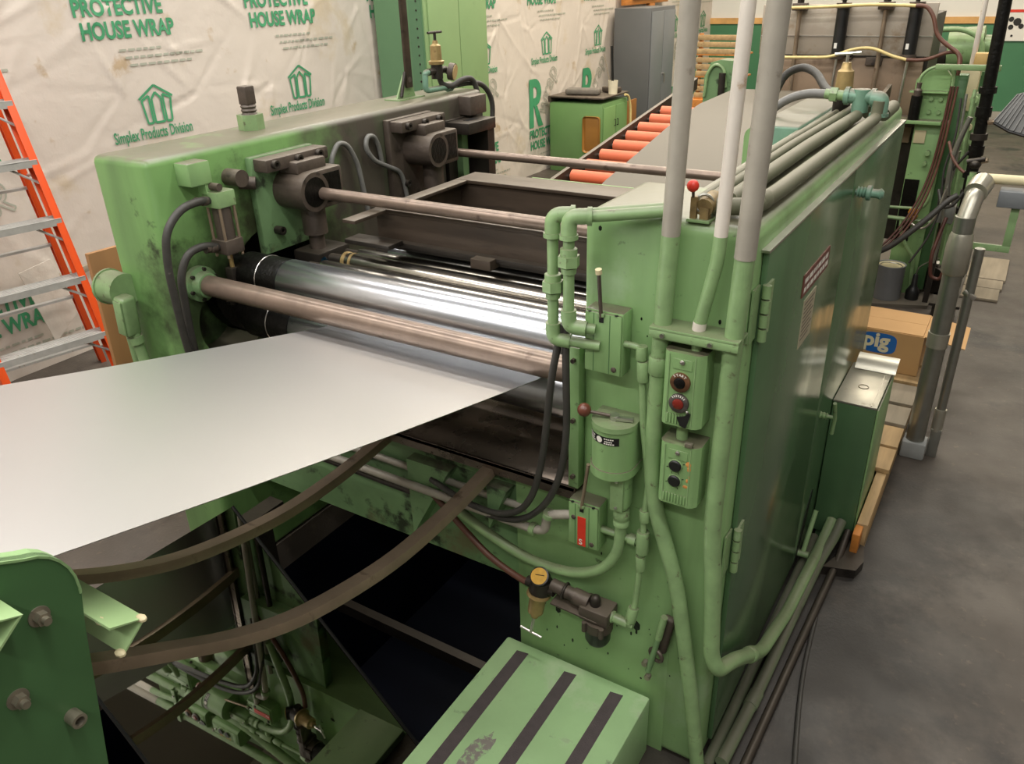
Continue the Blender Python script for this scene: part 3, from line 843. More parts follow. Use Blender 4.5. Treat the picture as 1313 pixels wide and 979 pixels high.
# tall upright conduits: bare upper half, painted lower half
t = thing('upright_conduit', 'grey upright conduit painted green below, kinking past the drum switch', 'conduit', (-.15, -.03, 0))
obj('bare_pipe', B().tube([(-.118, -.03, 2.75), (-.1495, -.03, 1.41)], .0175, 16), GREY_PIPE, t, 'bare grey upper length')
obj('painted_pipe', B().tube([(-.1495, -.03, 1.41), (-.158, -.03, 1.14), (-.161, -.03, .90), (-.150, -.03, .80), (-.083, -.03, .598), (-.03, -.03, .305), (.012, -.03, .02)], .0178, 16, .06), GREEN_PIPE, t)
obj('coupling', B().lathe((-.158, -.03, 1.12), (-.157, -.03, 1.2), [(0, .0195), (.003, .0215), (.036, .0215), (.04, .0195)], 18), GREEN_PIPE, t)
t = thing('upright_conduit', 'thin white upright conduit ending at the bracket over the start button box', 'conduit', (-.06, -.03, 1.2))
obj('bare_pipe', B().tube([(-.018, -.03, 2.75), (-.0545, -.03, 1.42)], .0125, 14), WHITE_PIPE, t, 'white flaking upper length')
obj('painted_pipe', B().tube([(-.0545, -.03, 1.42), (-.056, -.03, 1.375), (-.080, -.03, 1.245)], .0128, 14, .05), GREEN_PIPE, t)
obj('pipe_end', B().cyl((-.0795, -.03, 1.248), (-.0815, -.03, 1.228), .0132, n=14), WHITE_PIPE, t)
t = thing('upright_conduit', 'thick grey upright conduit at the corner turning back along the floor', 'conduit', (0, -.03, 0))
obj('bare_pipe', B().tube([(.030, -.03, 2.75), (-.007, -.03, 1.385)], .0195, 16), GREY_PIPE, t, 'bare grey upper length')
obj('painted_pipe', B().tube([(-.007, -.03, 1.385), (-.013, -.03, 1.18), (-.017, -.03, .79), (.000, -.03, .62), (.012, -.03, .43), (.03, -.03, .39), (.045, .05, .36), (.055, .33, .15), (.060, .62, .06), (.072, 1.02, .05), (.08, 1.13, .09)], .0185, 16, .05), GREEN_PIPE, t)
obj('coupling', B().lathe((.050, .19, .255), (.0555, .34, .142), [(0, .0195), (.004, .022), (.05, .022), (.054, .0195)], 16), GREEN_PIPE, t)
# bracket channel carrying the three conduits
t = thing('strut_bracket', 'flat green strut bracket clamping the upright conduits', 'bracket', (-.09, -.04, 1.21))
obj('strut', B().box(-.172, .006, -.058, 0.0, 1.226, 1.232, .001).box(-.172, .006, -.058, -.052, 1.210, 1.226, .001).box(-.172, .006, -.006, 0, 1.210, 1.226), GREEN_PIPE, t)
obj('lower_strut', B().box(-.168, .003, -.048, 0.0, 1.204, 1.209, .001), GREEN_PIPE, t)
for x in (-.143, -.047): obj('strut_screw', B().hexp((x, -.0585, 1.218), (x, -.064, 1.218), .005), CHROME, t)

# push button stations
def rib(parent, x0, x1, z0, z1, y, n_):
    for k in range(n_):
        x = x0 + (x1 - x0) * k / (n_ - 1)
        obj('vent_rib', B().box(x - .0018, x + .0018, y - .0025, y + .001, z0, z1, .0006, 1), GREEN, parent)
def station(label, x0, x1, z0, z1, dep):
    t = thing('push_button_station', label, 'switch box', ((x0 + x1) / 2, -dep / 2, z0))
    w = x1 - x0
    prof = [(x0, 0), (x1, 0), (x1, -dep + .014), (x1 - .008, -dep + .004), (x1 - .016, -dep), (x0 + .012, -dep), (x0 + .004, -dep + .004), (x0, -dep + .012)]
    bd = obj('case', B().prism(prof, 'z', z0, z1), GREEN, t)
    obj('cover_bead', B().box(x0 + .012, x0 + .014, -dep - .0015, -dep, z0 + .004, z1 - .004), GREEN_PIPE, bd)
    obj('cover_bead', B().box(x1 - .019, x1 - .017, -dep - .0015, -dep, z0 + .004, z1 - .004), GREEN_PIPE, bd)
    obj('name_plate', B().box(x0 + .02, x1 - .024, -dep - .0012, -dep, z1 - .034, z1 - .012, .0005, 1), GREEN, bd)
    obj('cover_screw', B().lathe((x0 + w * .48, -dep - .001, z1 - .018), (x0 + w * .48, -dep - .01, z1 - .018), [(0, .005), (.003, .005), (.0045, .003)], 12), CHROME, bd)
    rib(bd, x0 + .016, x1 - .024, z0 + .006, z0 + .028, -dep, 8)
    return t, bd
t, bd = station('green start button box with a worn red second button under the strut bracket', -.137, -.053, 1.028, 1.190, .062)
cx_ = -.098
for (z, kind) in ((1.129, 'start'), (1.083, 'stop')):
    ringm = obj('button_ring', B().lathe((cx_, -.062, z), (cx_, -.09, z), [(0, .0205), (.006, .0205), (.008, .0165), (.008, .012), (.003, .011)], 24), M('rusty_ring', '6b4a33' if kind == 'start' else '5a5450', .5, .5, var=.4, scale=60) if True else IRON, t, 'rusty ring lettered START' if kind == 'start' else 'worn grey button ring')
    obj('button', B().lathe((cx_, -.063, z), (cx_, -.09, z), [(0, .0115), (.008, .0115), (.0095, .009)], 20), BLACK_OIL if kind == 'start' else RED_DK, t)
    lb = B()
    if kind == 'start':
        for i, ch in enumerate('START'):
            a = math.radians(126 - i * 18); u = Vector((math.sin(a), 0, -math.cos(a)))
            w_ = Vector((math.cos(a), 0, math.sin(a)))
            lettering(lb, ch, .0075, Vector((cx_, -.0702, z)) + w_ * .0155 - u * .0022, u, w_, bold=.0002)
    else:
        for i in range(7):
            a = math.radians(132 - i * 14); w_ = Vector((math.cos(a), 0, math.sin(a)))
            lb.obox(Vector((cx_, -.0702, z)) + w_ * .018, (.0045, .0004, .0017), Matrix.Rotation(-a, 3, 'Y'))
    obj('ring_lettering', lb, WHITE_INK, ringm)
obj('lock_clip', B().prism([(-.100, 1.052), (-.084, 1.057), (-.078, 1.067), (-.072, 1.064), (-.076, 1.045), (-.080, 1.031), (-.092, 1.034)], 'y', -.0675, -.0645), BLACK, t)
obj('clip_rivet', B().sphere((-.079, -.068, 1.068), .0035, (1, .6, 1), 8), CHROME, t)
obj('hub', B().cyl((-.082, -.03, 1.19), (-.082, -.03, 1.208), .011, n=14), GREEN_PIPE, t)
obj('side_latch', B().box(-.1415, -.137, -.035, -.015, 1.06, 1.085, .001), IRON_DK, t)
t, bd = station('green box with two black push buttons and chipped paint below the start box', -.134, -.048, .838, .985, .062)
for z in (.936, .899):
    rg = obj('button_ring', B().lathe((-.096, -.062, z), (-.096, -.08, z), [(0, .0155), (.002, .0155), (.003, .0135)], 22), GREEN_PIPE, t)
    obj('button', B().lathe((-.096, -.062, z), (-.096, -.09, z), [(0, .0135), (.005, .0135), (.007, .011)], 22), BLACK, t)
    for k in range(4):
        a = k * math.pi / 2 + .4
        p = Vector((-.096 + .019 * math.cos(a), -.0625, z + .019 * math.sin(a)))
        obj('ring_mark', B().obox(p, (.004, .001, .0012), Matrix.Rotation(-a, 3, 'Y')), BLACK_INK, rg)
OR_CHIP = M('orange_primer', 'c08447', .6, var=.2, scale=60)
for (x, z, sx, sz) in [(-.069, .945, .006, .007), (-.067, .934, .004, .007), (-.072, .890, .006, .004), (-.069, .905, .003, .005), (-.066, .915, .002, .006)]:
    obj('paint_chip', B().sphere((x, -.062, z), 1, (sx, .0006, sz), 8), OR_CHIP, t)
obj('padlock_hasp', B().box(-.080, -.064, -.064, -.055, .985, .995, .001), WASHER, t)
obj('hub', B().cyl((-.098, -.03, .985), (-.098, -.03, 1.028), .012, n=14), GREEN_PIPE, t)

# toggle limit switches
def lever_switch(label, x0, x1, z0, z1, dep, lev, red):
    t = thing('lever_switch', label, 'switch box', ((x0 + x1) / 2, -dep / 2, z0))
    bx = obj('case', B().box(x0, x1, -dep, 0, z0, z1, .004), GREEN, t)
    xm = x0 + (x1 - x0) * .45
    obj('cover', B().box(x0 + .002, x1 - .002, -dep - .006, -dep + .001, z0 + .004, z1 - .004, .003), GREEN, bx)
    obj('cover_groove', B().box(xm - .0007 + .02, xm + .0007 + .02, -dep - .0066, -dep - .006, z0 + .006, z1 - .006), GREEN_DARK, bx)
    obj('cover_groove', B().box(xm - .0007 - .016, xm + .0007 - .016, -dep - .0066, -dep - .006, z0 + .006, z1 - .006), GREEN_DARK, bx)
    for (x, z) in ((x0 + .016, z1 - .045), (x1 - .016, z0 + .018)):
        obj('cover_screw', B().lathe((x, -dep - .006, z), (x, -dep - .02, z), [(0, .006), (.002, .006), (.0035, .004)], 14), IRON, bx)
    for x in (x0 + .012, x1 - .014):
        obj('corner_hole', B().cyl((x, -dep - .004, z1 - .0045), (x, -dep - .004, z1 - .0035), .004, n=10), BLACK, bx)
    obj('lever_slot', B().box(xm - .004, xm + .006, -dep - .0068, -dep - .004, z1 - .024, z1 - .008), BLACK, bx)
    obj('lever_hinge', B().box(xm - .007, xm + .009, -dep - .012, -dep - .004, z1 - .010, z1 - .002, .001), GREEN_PIPE, t)
    lv = obj('lever', B().cyl((xm + .001, -dep - .008, z1 - .012), lev, .0042, n=10), IRON if not red else BAR, t)
    d = (Vector(lev) - Vector((xm, -dep, z1))).normalized()
    obj('lever_tip', B().cyl(Vector(lev) - d * .002, Vector(lev) + d * .008, .0068 if not red else .0045, n=12), CREAM_BOX if not red else BAR, lv)
    if red:
        rs = obj('red_stripe', B().box(xm - .009, xm + .012, -dep - .0075, -dep - .0059, z0 + .006, z0 + .088), RED, t, 'red stripe')
        lb = B(); lettering(lb, 'S', .022, (xm - .0055, -dep - .0078, z0 + .01), (1, 0, 0), (0, 0, 1), bold=.0004)
        obj('stripe_letter', lb, WHITE_INK, rs)
    return t
lever_switch('green lever switch box with its lever raised beside the elbow pipes', -.318, -.232, 1.098, 1.240, .045, (-.281, -.062, 1.325), False)
lever_switch('green lever switch box with a red stripe on its cover', -.355, -.275, .628, .755, .045, (-.300, -.058, .865), True)

# drum switch
t = thing('drum_switch', 'green cylindrical drum switch with brown ball handle', 'switch', (-.245, -.04, .86))
pr = []
for k in range(13):
    a = math.pi + math.pi * k / 12
    pr.append((-.245 + .049 * math.cos(a), -.042 + .046 * math.sin(a)))
pr += [(-.196, 0), (-.294, 0)]
bd = obj('drum_case', B().prism(pr, 'z', .888, .985), GREEN, t)
def grow(s): return [(-.245 + (p[0] + .245) * s, p[1] * s) for p in pr]
obj('drum_lid', B().prism(grow(1.03), 'z', .985, .997), GREEN_PIPE, t)
obj('drum_base', B().prism(grow(1.05), 'z', .868, .888), GREEN, t)
lb = B(); V = []; F = []
for k in range(11):
    a = math.radians(205 + k * 10); x = -.245 + .0496 * math.cos(a); y = -.042 + .0466 * math.sin(a)
    V += [(x, y, .955), (x, y, .974)]
for k in range(10): F.append([2 * k, 2 * k + 2, 2 * k + 3, 2 * k + 1])
np_ = obj('name_band', B().raw(V, F), BLACK, bd, 'black name band with pale print')
def on_drum(a, z): return (-.245 + .0500 * math.cos(math.radians(a)), -.042 + .0470 * math.sin(math.radians(a)), z)
lb = B()
for (a0, a1, z) in ((209, 238, .968), (211, 236, .962), (209, 240, .957), (266, 292, .968), (268, 288, .962), (266, 294, .957)):
    n_ = 5
    for k in range(n_):
        u0 = a0 + (a1 - a0) * k / n_; u1 = u0 + (a1 - a0) / n_ * .75
        lb.raw([on_drum(u0, z), on_drum(u1, z), on_drum(u1, z + .0028), on_drum(u0, z + .0028)], [[0, 1, 2, 3]])
obj('band_print', lb, WHITE_INK, bd)
em = [on_drum(252 + 9 * math.cos(2 * math.pi * k / 16), .9645 + .0075 * math.sin(2 * math.pi * k / 16)) for k in range(16)]
obj('band_emblem', B().raw(em, [list(range(16))]), WHITE_INK, bd)
hn = obj('handle_hub', B().cyl((-.245, -.045, .997), (-.245, -.045, 1.008), .011, n=14).obox((-.225, -.045, 1.003), (.045, .012, .008), Matrix.Rotation(.25, 3, 'Z'), .001), CHROME, t)
obj('handle_arm', B().cyl((-.25, -.047, 1.004), (-.300, -.062, 1.010), .004, n=10), IRON, hn)
obj('handle_ball', B().sphere((-.308, -.064, 1.012), .0155), M('brown_knob', '5b3326', .3, var=.15, scale=20), t, 'brown ball knob')
# conduit body under the drum
t = thing('conduit_body', 'green oblong conduit fitting below the drum switch with a bent conduit', 'conduit', (-.222, -.04, .5))
ob = B().box(-.243, -.205, -.058, -.01, .765, .865, .016, 4)
bd = obj('fitting', ob, GREEN, t)
cv = obj('fitting_cover', B().box(-.243, -.211, -.063, -.057, .772, .862, .0029, 2), GREEN_PIPE, bd)
for z in (.852, .782): obj('fitting_screw', B().lathe((-.227, -.063, z), (-.227, -.08, z), [(0, .004), (.002, .004), (.003, .002)], 10), CHROME, bd)
obj('collar', B().lathe((-.224, -.036, .72), (-.224, -.036, .80), [(0, .0165), (.002, .019), (.012, .019), (.014, .0175), (.02, .0175), (.022, .019), (.034, .019), (.036, .0175), (.048, .0175)], 18), GREEN_PIPE, t)
obj('bent_conduit', B().tube([(-.224, -.036, .725), (-.228, -.036, .64), (-.262, -.036, .575), (-.33, -.036, .53), (-.42, -.036, .515), (-.50, -.036, .522), (-.60, -.036, .553), (-.70, -.03, .59)], .0135, 14, .06), GREEN_PIPE, t)
# small conduit from lever switch down to the filter
conduit('small_conduit', 'thin green conduit from the upper lever switch down to the air filter', [(-.233, -.035, 1.172), (-.194, -.035, 1.172), (-.190, -.035, 1.10), (-.182, -.035, .987), (-.163, -.035, .86), (-.169, -.035, .76), (-.170, -.035, .66), (-.180, -.035, .50), (-.186, -.055, .452)], .0075, GREEN_PIPE, .018,
        fittings=[('elbow', (-.194, -.035, 1.160), (0, 0, 1), .03, 1.6), ('reducer', (-.189, -.035, 1.12), (.05, 0, -1), .045, 1.75), ('nut', (-.168, -.035, .765), (-.05, 0, 1), .03, 1.7), ('tee', (-.170, -.035, .69), (0, 0, 1), .06, 2.0), ('nut', (-.172, -.035, .63), (-.05, 0, 1), .04, 1.6), ('ferrule', (-.183, -.045, .475), (-.1, -.2, -1), .04, 1.8)])
solo('pipe_nipple', B().cyl((-.276, -.03, .685), (-.165, -.03, .683), .009, n=12).lathe((-.205, -.03, .684), (-.17, -.03, .683), [(0, .014), (.018, .014)], 12), GREEN_PIPE, 'short green pipe joining the red-striped switch to the tee', 'pipe')
solo('pipe_clip', B().box(-.182, -.150, -.012, 0, 1.135, 1.155, .002).cyl((-.166, -.012, 1.145), (-.166, -.017, 1.145), .006, n=10), IRON, 'small steel clip on the green face beside the upper lever switch', 'clip')

# elbow pipes at the inner top edge
def elbow_pipe(label, x, y, z_top, far, z_union, z_low, xin):
    pts = [far, (x + .045, y + .02, z_top), (x, y, z_top - .004), (x, y, z_low), (xin, y + .02, z_low - .005)]
    t = thing('elbow_pipe', label, 'pipe', (x, y, z_low))
    r = .0115
    obj('pipe', B().tube([pts[0], pts[1], (x, y, z_top), (x, y, z_low), pts[4]], r, 14, .03), GREEN_PIPE, t)
    dv = (Vector(pts[1]) - Vector((x, y, z_top))).normalized()
    obj('top_elbow', B().tube([Vector((x, y, z_top)) + dv * .042, (x, y, z_top), (x, y, z_top - .042)], r * 1.38, 16, .032, 7), GREEN_PIPE, t)
    obj('elbow_band', B().cyl((x, y, z_top - .045), (x, y, z_top - .036), r * 1.62, n=18), GREEN_PIPE, t)
    obj('elbow_band', B().cyl(Vector((x, y, z_top)) + dv * .036, Vector((x, y, z_top)) + dv * .045, r * 1.62, n=18), GREEN_PIPE, t)
    obj('union', B().hexp((x, y, z_union - .011), (x, y, z_union + .011), r * 1.95).lathe((x, y, z_union + .011), (x, y, z_union + .1), [(0, r * 1.5), (.014, r * 1.5), (.016, r * 1.15)], 16).lathe((x, y, z_union - .026), (x, y, z_union), [(0, r * 1.3), (.012, r * 1.4)], 16), GREEN_PIPE, t)
    obj('low_elbow', B().tube([(x, y, z_low + .036), (x, y, z_low), (x + .036, y + .01, z_low - .003)], r * 1.4, 16, .03, 7), GREEN_PIPE, t)
    return t
elbow_pipe('green pipe with rounded elbows hanging outermost over the tie rod', -.380, -.07, 1.432, (-.17, .02, 1.447), 1.285, 1.168, -.28)
elbow_pipe('green pipe with rounded elbows and hex union against the housing edge', -.341, -.075, 1.434, (-.155, -.004, 1.449), 1.345, 1.205, -.29)

# black hoses
def hose(label, pts, r, mat, parent_cat='hose', group=None, n=10, bend=.06, name='hose'):
    return solo(name, B().tube(pts, r, n, bend, 6), mat, label, parent_cat, group)
hose('black rubber hose hanging closest to the green housing edge', [(-.352, -.045, 1.34), (-.356, -.055, 1.25), (-.356, -.06, 1.13), (-.352, -.06, .937), (-.370, -.06, .815), (-.408, -.06, .725), (-.476, -.06, .652), (-.59, -.05, .622), (-.70, -.03, .63)], .0085, RUBBER)
hose('black rubber hose hanging closest to the metal strip edge', [(-.362, -.06, 1.20), (-.383, -.07, 1.092), (-.394, -.07, .994), (-.412, -.07, .849), (-.437, -.07, .752), (-.473, -.07, .690), (-.55, -.06, .645), (-.66, -.05, .640), (-.78, -.03, .66)], .0085, RUBBER)
hose('dark loose hose drooping across the corner of the pit opening', [(-.83, -.02, .64), (-.74, -.03, .58), (-.68, -.03, .53), (-.60, -.035, .475), (-.52, -.035, .445), (-.465, -.04, .44)], .009, BROWN_HOSE)
# horizontal pipes under the pan
conduit('cross_pipe', 'pale worn pipe under the pan ending in an elbow at the striped switch', [(-1.3, -.03, .62), (-.446, -.05, .632), (-.418, -.05, .640), (-.412, -.05, .69), (-.352, -.04, .705)], .0115, GREY_PIPE, .03, fittings=[('elbow_band', (-.452, -.05, .632), (1, -.02, 0), .014, 1.5), ('elbow_band', (-.408, -.048, .69), (.3, 0, 1), .014, 1.5)], mats=GREEN_PIPE)
conduit('cross_pipe', 'pale worn pipe running close to the apron behind its twin', [(-1.4, 0.0, .655), (-.50, 0.0, .645)], .010, GREY_PIPE, 0)
conduit('cross_pipe', 'dark pipe lowest along the grimy apron under the pan', [(-1.45, -.01, .59), (-.80, -.01, .575)], .010, IRON_DK, 0)

# air regulator and filter
t = thing('air_regulator', 'brass air regulator with gauge and tee handle on the green housing face', 'regulator', (-.43, -.06, .32))
bd = obj('bonnet', B().lathe((-.432, -.06, .448), (-.441, -.075, .36), [(0, .030), (.008, .032), (.012, .026), (.018, .022), (.062, .0205), (.066, .012), (.078, .010)], 22), BRASS, t)
obj('tee_screw', B().cyl((-.440, -.073, .372), (-.446, -.083, .322), .0045, n=10), CHROME, bd)
obj('tee_bar', B().cyl((-.476, -.085, .331), (-.416, -.081, .317), .0035, n=8), CHROME, bd)
obj('regulator_body', B().cyl((-.431, -.058, .446), (-.428, -.052, .482), .029, n=20).cyl((-.47, -.055, .465), (-.39, -.055, .462), .014, n=14), IRON_DK, t)
ga = obj('gauge', B().lathe((-.428, -.045, .478), (-.424, -.080, .520), [(0, .010), (.012, .010), (.013, .0235), (.040, .0245), (.041, .021)], 24), BLACK, t)
gd = Vector((.004, -.035, .042)).normalized()
obj('gauge_face', B().cyl(Vector((-.428, -.045, .478)) + gd * .0405, Vector((-.428, -.045, .478)) + gd * .0425, .0212, n=24), M('amber_dial', 'c79a3a', .35, var=.2, scale=50), ga, 'amber gauge dial')
gc = Vector((-.428, -.045, .478)) + gd * .043
gu = Vector((1, 0, -.1)).normalized(); gw = gd.cross(gu)
gn = B().obox(gc, (.024, .002, .0008), None)
obj('gauge_needle', B().tube([gc - gu * .010, gc + gu * .012 + gw * .006], .0009, 5), BLACK, ga)
t = thing('air_filter', 'dark cast air filter and oiler with black bowl beside the brass regulator', 'filter', (-.28, -.05, .34))
obj('filter_manifold', B().cyl((-.40, -.05, .478), (-.335, -.05, .470), .017, n=16).cyl((-.338, -.05, .470), (-.295, -.05, .466), .021, n=16).box(-.312, -.232, -.078, -.015, .428, .468, .006), IRON, t)
obj('manifold_ring', B().torus((-.362, -.05, .474), (1, 0, -.1), .019, .004, 20, 8), IRON_DK, t)
obj('shelf_plate', B().obox((-.325, -.055, .440), (.13, .05, .005), Matrix.Rotation(.05, 3, 'Y'), .001), IRON, t)
obj('bowl_clamp', B().cyl((-.268, -.050, .428), (-.269, -.05, .402), .037, n=24), IRON, t)
obj('bowl', B().lathe((-.269, -.05, .404), (-.27, -.05, .30), [(0, .033), (.038, .032), (.05, .026), (.056, .012)], 22), BLACK, t, 'black plastic bowl')
obj('drip_dome', B().lathe((-.278, -.05, .466), (-.278, -.05, .56), [(0, .014), (.008, .013), (.016, .014), (.026, .011), (.031, .004)], 16), IRON_DK, t)
for (x, y) in ((-.292, -.082), (-.245, -.084)): obj('clamp_knob', B().cyl((x, y, .402), (x, y, .430), .0065, n=10), IRON, t)
obj('outlet_nipple', B().lathe((-.236, -.05, .450), (-.180, -.05, .446), [(0, .015), (.008, .0155), (.010, .0125), (.045, .0125), (.048, .009), (.06, .009)], 16), GREEN_PIPE, t)
# valve lever below
t = thing('latch_lever', 'grimy toggle latch handle low on the green housing front', 'handle', (-.12, -.02, .29))
obj('latch_base', B().obox((-.108, -.012, .42), (.030, .022, .12), Matrix.Rotation(.16, 3, 'Y'), .009, 3), IRON, t)
obj('latch_ring', B().torus((-.122, -.028, .36), (.3, 1, .1), .018, .005, 18, 8), IRON, t)
obj('latch_arm', B().cyl((-.139, -.030, .30), (-.116, -.034, .425), .008, .0065, n=10), GREEN_GRIMY, t)
obj('latch_grip', B().cyl((-.117, -.033, .420), (-.105, -.035, .495), .0085, n=12), GREEN_PIPE, t)
for p in ((-.147, -.026, .325), (-.136, -.03, .288)): obj('latch_nut', B().hexp(p, (p[0], p[1] - .014, p[2]), .008), WASHER, t)

# ================================================================== ON TOP OF THE RIGHT HOUSING
t = thing('shuttle_valve', 'small rusty lever valve with a red knob on top of the green housing', 'valve', (-.11, -.0, 1.43))
obj('valve_base', B().box(-.135, -.090, .005, .075, 1.428, 1.434, .001), GREEN_PIPE, t)
vb = obj('valve_body', B().box(-.130, -.118, .01, .02, 1.434, 1.475).cyl((-.105, .015, 1.455), (-.105, .07, 1.460), .017, n=16).box(-.112, -.095, .012, .03, 1.434, 1.455), M('rusty_valve', '7d6a45', .5, .3, var=.35, scale=50), t)
obj('valve_ring', B().torus((-.108, .022, 1.462), (.4, -1, .1), .016, .003, 18, 8), GALV, vb)
obj('knob_stem', B().cyl((-.126, .012, 1.474), (-.126, .008, 1.49), .003, n=8), IRON, t)
obj('red_knob', B().sphere((-.126, .006, 1.496), .0115), RED, t, 'red ball knob')
def top_pipe(label, pts, r, mat=PIPE_DUSTY, fit=()):
    return conduit('top_conduit', label, pts, r, mat, .02, fittings=fit)
top_pipe('dusty thin conduit lying inmost along the top of the green housing', [(-.150, .10, 1.443), (-.155, .7, 1.445), (-.140, 1.36, 1.447)], .0095)
top_pipe('dusty conduit second from the inner side along the housing top', [(-.098, .06, 1.462), (-.118, .13, 1.455), (-.122, .7, 1.452), (-.100, 1.34, 1.458)], .0110, fit=[('nut', (-.103, .08, 1.459), (-.2, 1, 0), .03, 1.4)])
top_pipe('thick dusty conduit in the middle of the housing top', [(-.085, .10, 1.452), (-.082, .7, 1.452), (-.068, 1.24, 1.452), (-.064, 1.24, 1.50)], .0165)
top_pipe('thick dusty conduit along the rounded door-side edge of the housing', [(-.10, .045, 1.452), (-.030, .075, 1.452), (-.022, .20, 1.452), (-.016, .7, 1.452), (-.010, 1.20, 1.452), (-.008, 1.20, 1.50)], .0165, fit=[('coupling', (-.031, .12, 1.452), (.08, 1, 0), .045, 1.25)])
# manifold at the far end
t = thing('pipe_manifold', 'teal pipe manifold of tees and elbows on top of the green housing', 'pipe', (-.05, 1.24, 1.44))
obj('tee', B().cyl((-.066, 1.245, 1.46), (-.066, 1.245, 1.525), .024, n=18).cyl((-.115, 1.245, 1.505), (-.03, 1.245, 1.503), .021, n=16), TEAL, t)
obj('elbow', B().tube([(-.03, 1.22, 1.503), (-.006, 1.215, 1.503), (-.006, 1.215, 1.455)], .023, 16, .03), TEAL, t)
obj('band', B().cyl((-.112, 1.245, 1.505), (-.10, 1.245, 1.505), .026, n=18), TEAL, t)
obj('band', B().cyl((-.038, 1.24, 1.503), (-.026, 1.24, 1.503), .026, n=18), TEAL, t)
obj('band', B().cyl((-.006, 1.215, 1.455), (-.006, 1.215, 1.465), .027, n=18), TEAL, t)
obj('union', B().hexp((-.155, 1.247, 1.507), (-.135, 1.247, 1.506), .022).cyl((-.17, 1.247, 1.508), (-.112, 1.245, 1.505), .015, n=14), GREEN_PIPE, t)
obj('stub_pipe', B().cyl((-.05, 1.30, 1.452), (-.035, 1.42, 1.47), .019, n=16).cyl((.0, 1.27, 1.452), (.01, 1.36, 1.465), .019, n=16), PIPE_DUSTY, t)
t = thing('air_regulator', 'tall brass regulator with tee handle standing beside the teal pipe manifold', 'regulator', (-.135, 1.33, 1.43))
obj('regulator_foot', B().cyl((-.135, 1.33, 1.429), (-.135, 1.33, 1.50), .026, n=18), IRON_DK, t)
bn = obj('bonnet', B().lathe((-.135, 1.33, 1.49), (-.137, 1.33, 1.65), [(0, .027), (.012, .032), (.016, .027), (.075, .024), (.082, .016), (.10, .012)], 20), BRASS, t)
obj('tee_bar', B().cyl((-.175, 1.33, 1.612), (-.100, 1.33, 1.618), .004, n=8).cyl((-.137, 1.33, 1.58), (-.137, 1.33, 1.615), .0045, n=8), CHROME, bn)
hose('thick grey hose arching from the manifold down toward the strip', [(-.165, 1.247, 1.507), (-.22, 1.25, 1.508), (-.28, 1.25, 1.49), (-.33, 1.24, 1.45), (-.36, 1.2, 1.39)], .0135, RUBBER_GREY, n=12)
hose('dark thick hose looping up behind the upright conduits', [(-.13, 1.38, 1.47), (-.22, 1.5, 1.485), (-.28, 1.6, 1.53), (-.34, 1.65, 1.545), (-.40, 1.66, 1.52), (-.43, 1.64, 1.44), (-.44, 1.6, 1.35)], .0135, RUBBER, n=12)

# ================================================================== FITTINGS ON THE LEFT HOUSING
t = thing('air_cylinder', 'small square air cylinder with tie rods hung from a green lug', 'cylinder', (-1.60, .09, 1.08))
xc, yc = -1.60, .105
lug = obj('lug', B().box(LX1, -1.60, .02, .095, 1.345, 1.41, .004).box(-1.64, -1.605, .07, .095, 1.315, 1.345), GREEN_L if False else GREEN, t)
obj('clevis_pin', B().cyl((-1.63, .09, 1.335), (-1.57, .09, 1.335), .011, n=12), IRON, lug)
obj('top_head', B().box(xc - .033, xc + .033, yc - .033, yc + .033, 1.275, 1.322, .003), GREEN_PIPE, t)
obj('barrel', B().cyl((xc, yc, 1.175), (xc, yc, 1.276), .027, n=20), IRON, t)
for dx in (-.026, .026):
    for dy in (-.026, .026):
        obj('tie_bolt', B().cyl((xc + dx, yc + dy, 1.125), (xc + dx, yc + dy, 1.28), .0045, n=8), BAR, t)
obj('bottom_head', B().box(xc - .033, xc + .033, yc - .033, yc + .033, 1.135, 1.178, .003), IRON, t)
obj('piston_rod', B().cyl((xc, yc, 1.085), (xc, yc, 1.136), .007, n=12), BRASS, t)
obj('rod_clevis', B().box(xc - .015, xc + .015, yc - .018, yc + .018, 1.035, 1.088, .003), IRON_DK, t)
obj('pivot_block', B().cyl((LX1, .20, 1.335), (-1.60, .20, 1.335), .026, n=18), IRON, t)
hose('black hose looping from the top of the small air cylinder', [(-1.605, .072, 1.298), (-1.60, .03, 1.305), (-1.59, -.04, 1.30), (-1.59, -.10, 1.25), (-1.595, -.115, 1.15), (-1.60, -.11, .93), (-1.61, -.09, .80)], .0115, RUBBER)
hose('black hose from the lower port of the small air cylinder', [(-1.605, .072, 1.158), (-1.605, .03, 1.175), (-1.61, -.03, 1.17), (-1.615, -.068, 1.11), (-1.62, -.07, 1.02), (-1.62, -.075, .90), (-1.63, -.06, .78)], .0115, RUBBER)
for (p, d) in (((-1.605, .072, 1.298), 0), ((-1.605, .072, 1.158), 1)):
    solo('hose_fitting', B().lathe((p[0], p[1] + .005, p[2] - .002), (p[0], p[1] - .06, p[2] + .008), [(0, .010), (.012, .010), (.014, .0135), (.03, .0135), (.032, .011), (.05, .0135)], 12), IRON, 'grey swivel fitting screwed into the %s port of the small air cylinder' % ('top' if d == 0 else 'lower'), 'fitting')
t = thing('inspection_arm', 'stub of grey pipe poking out beside the small air cylinder', 'pipe', (-1.63, .25, 1.3))
obj('stub', B().cyl((LX1, .235, 1.31), (-1.625, .27, 1.305), .02, n=16), IRON, t)
hose('grey arched hose loop on the grimy inner face near the front gear block', [(-1.64, .615, 1.25), (-1.645, .625, 1.31), (-1.645, .67, 1.36), (-1.645, .715, 1.345), (-1.64, .75, 1.28), (-1.635, .765, 1.15), (-1.63, .77, 1.08)], .009, RUBBER_GREY)
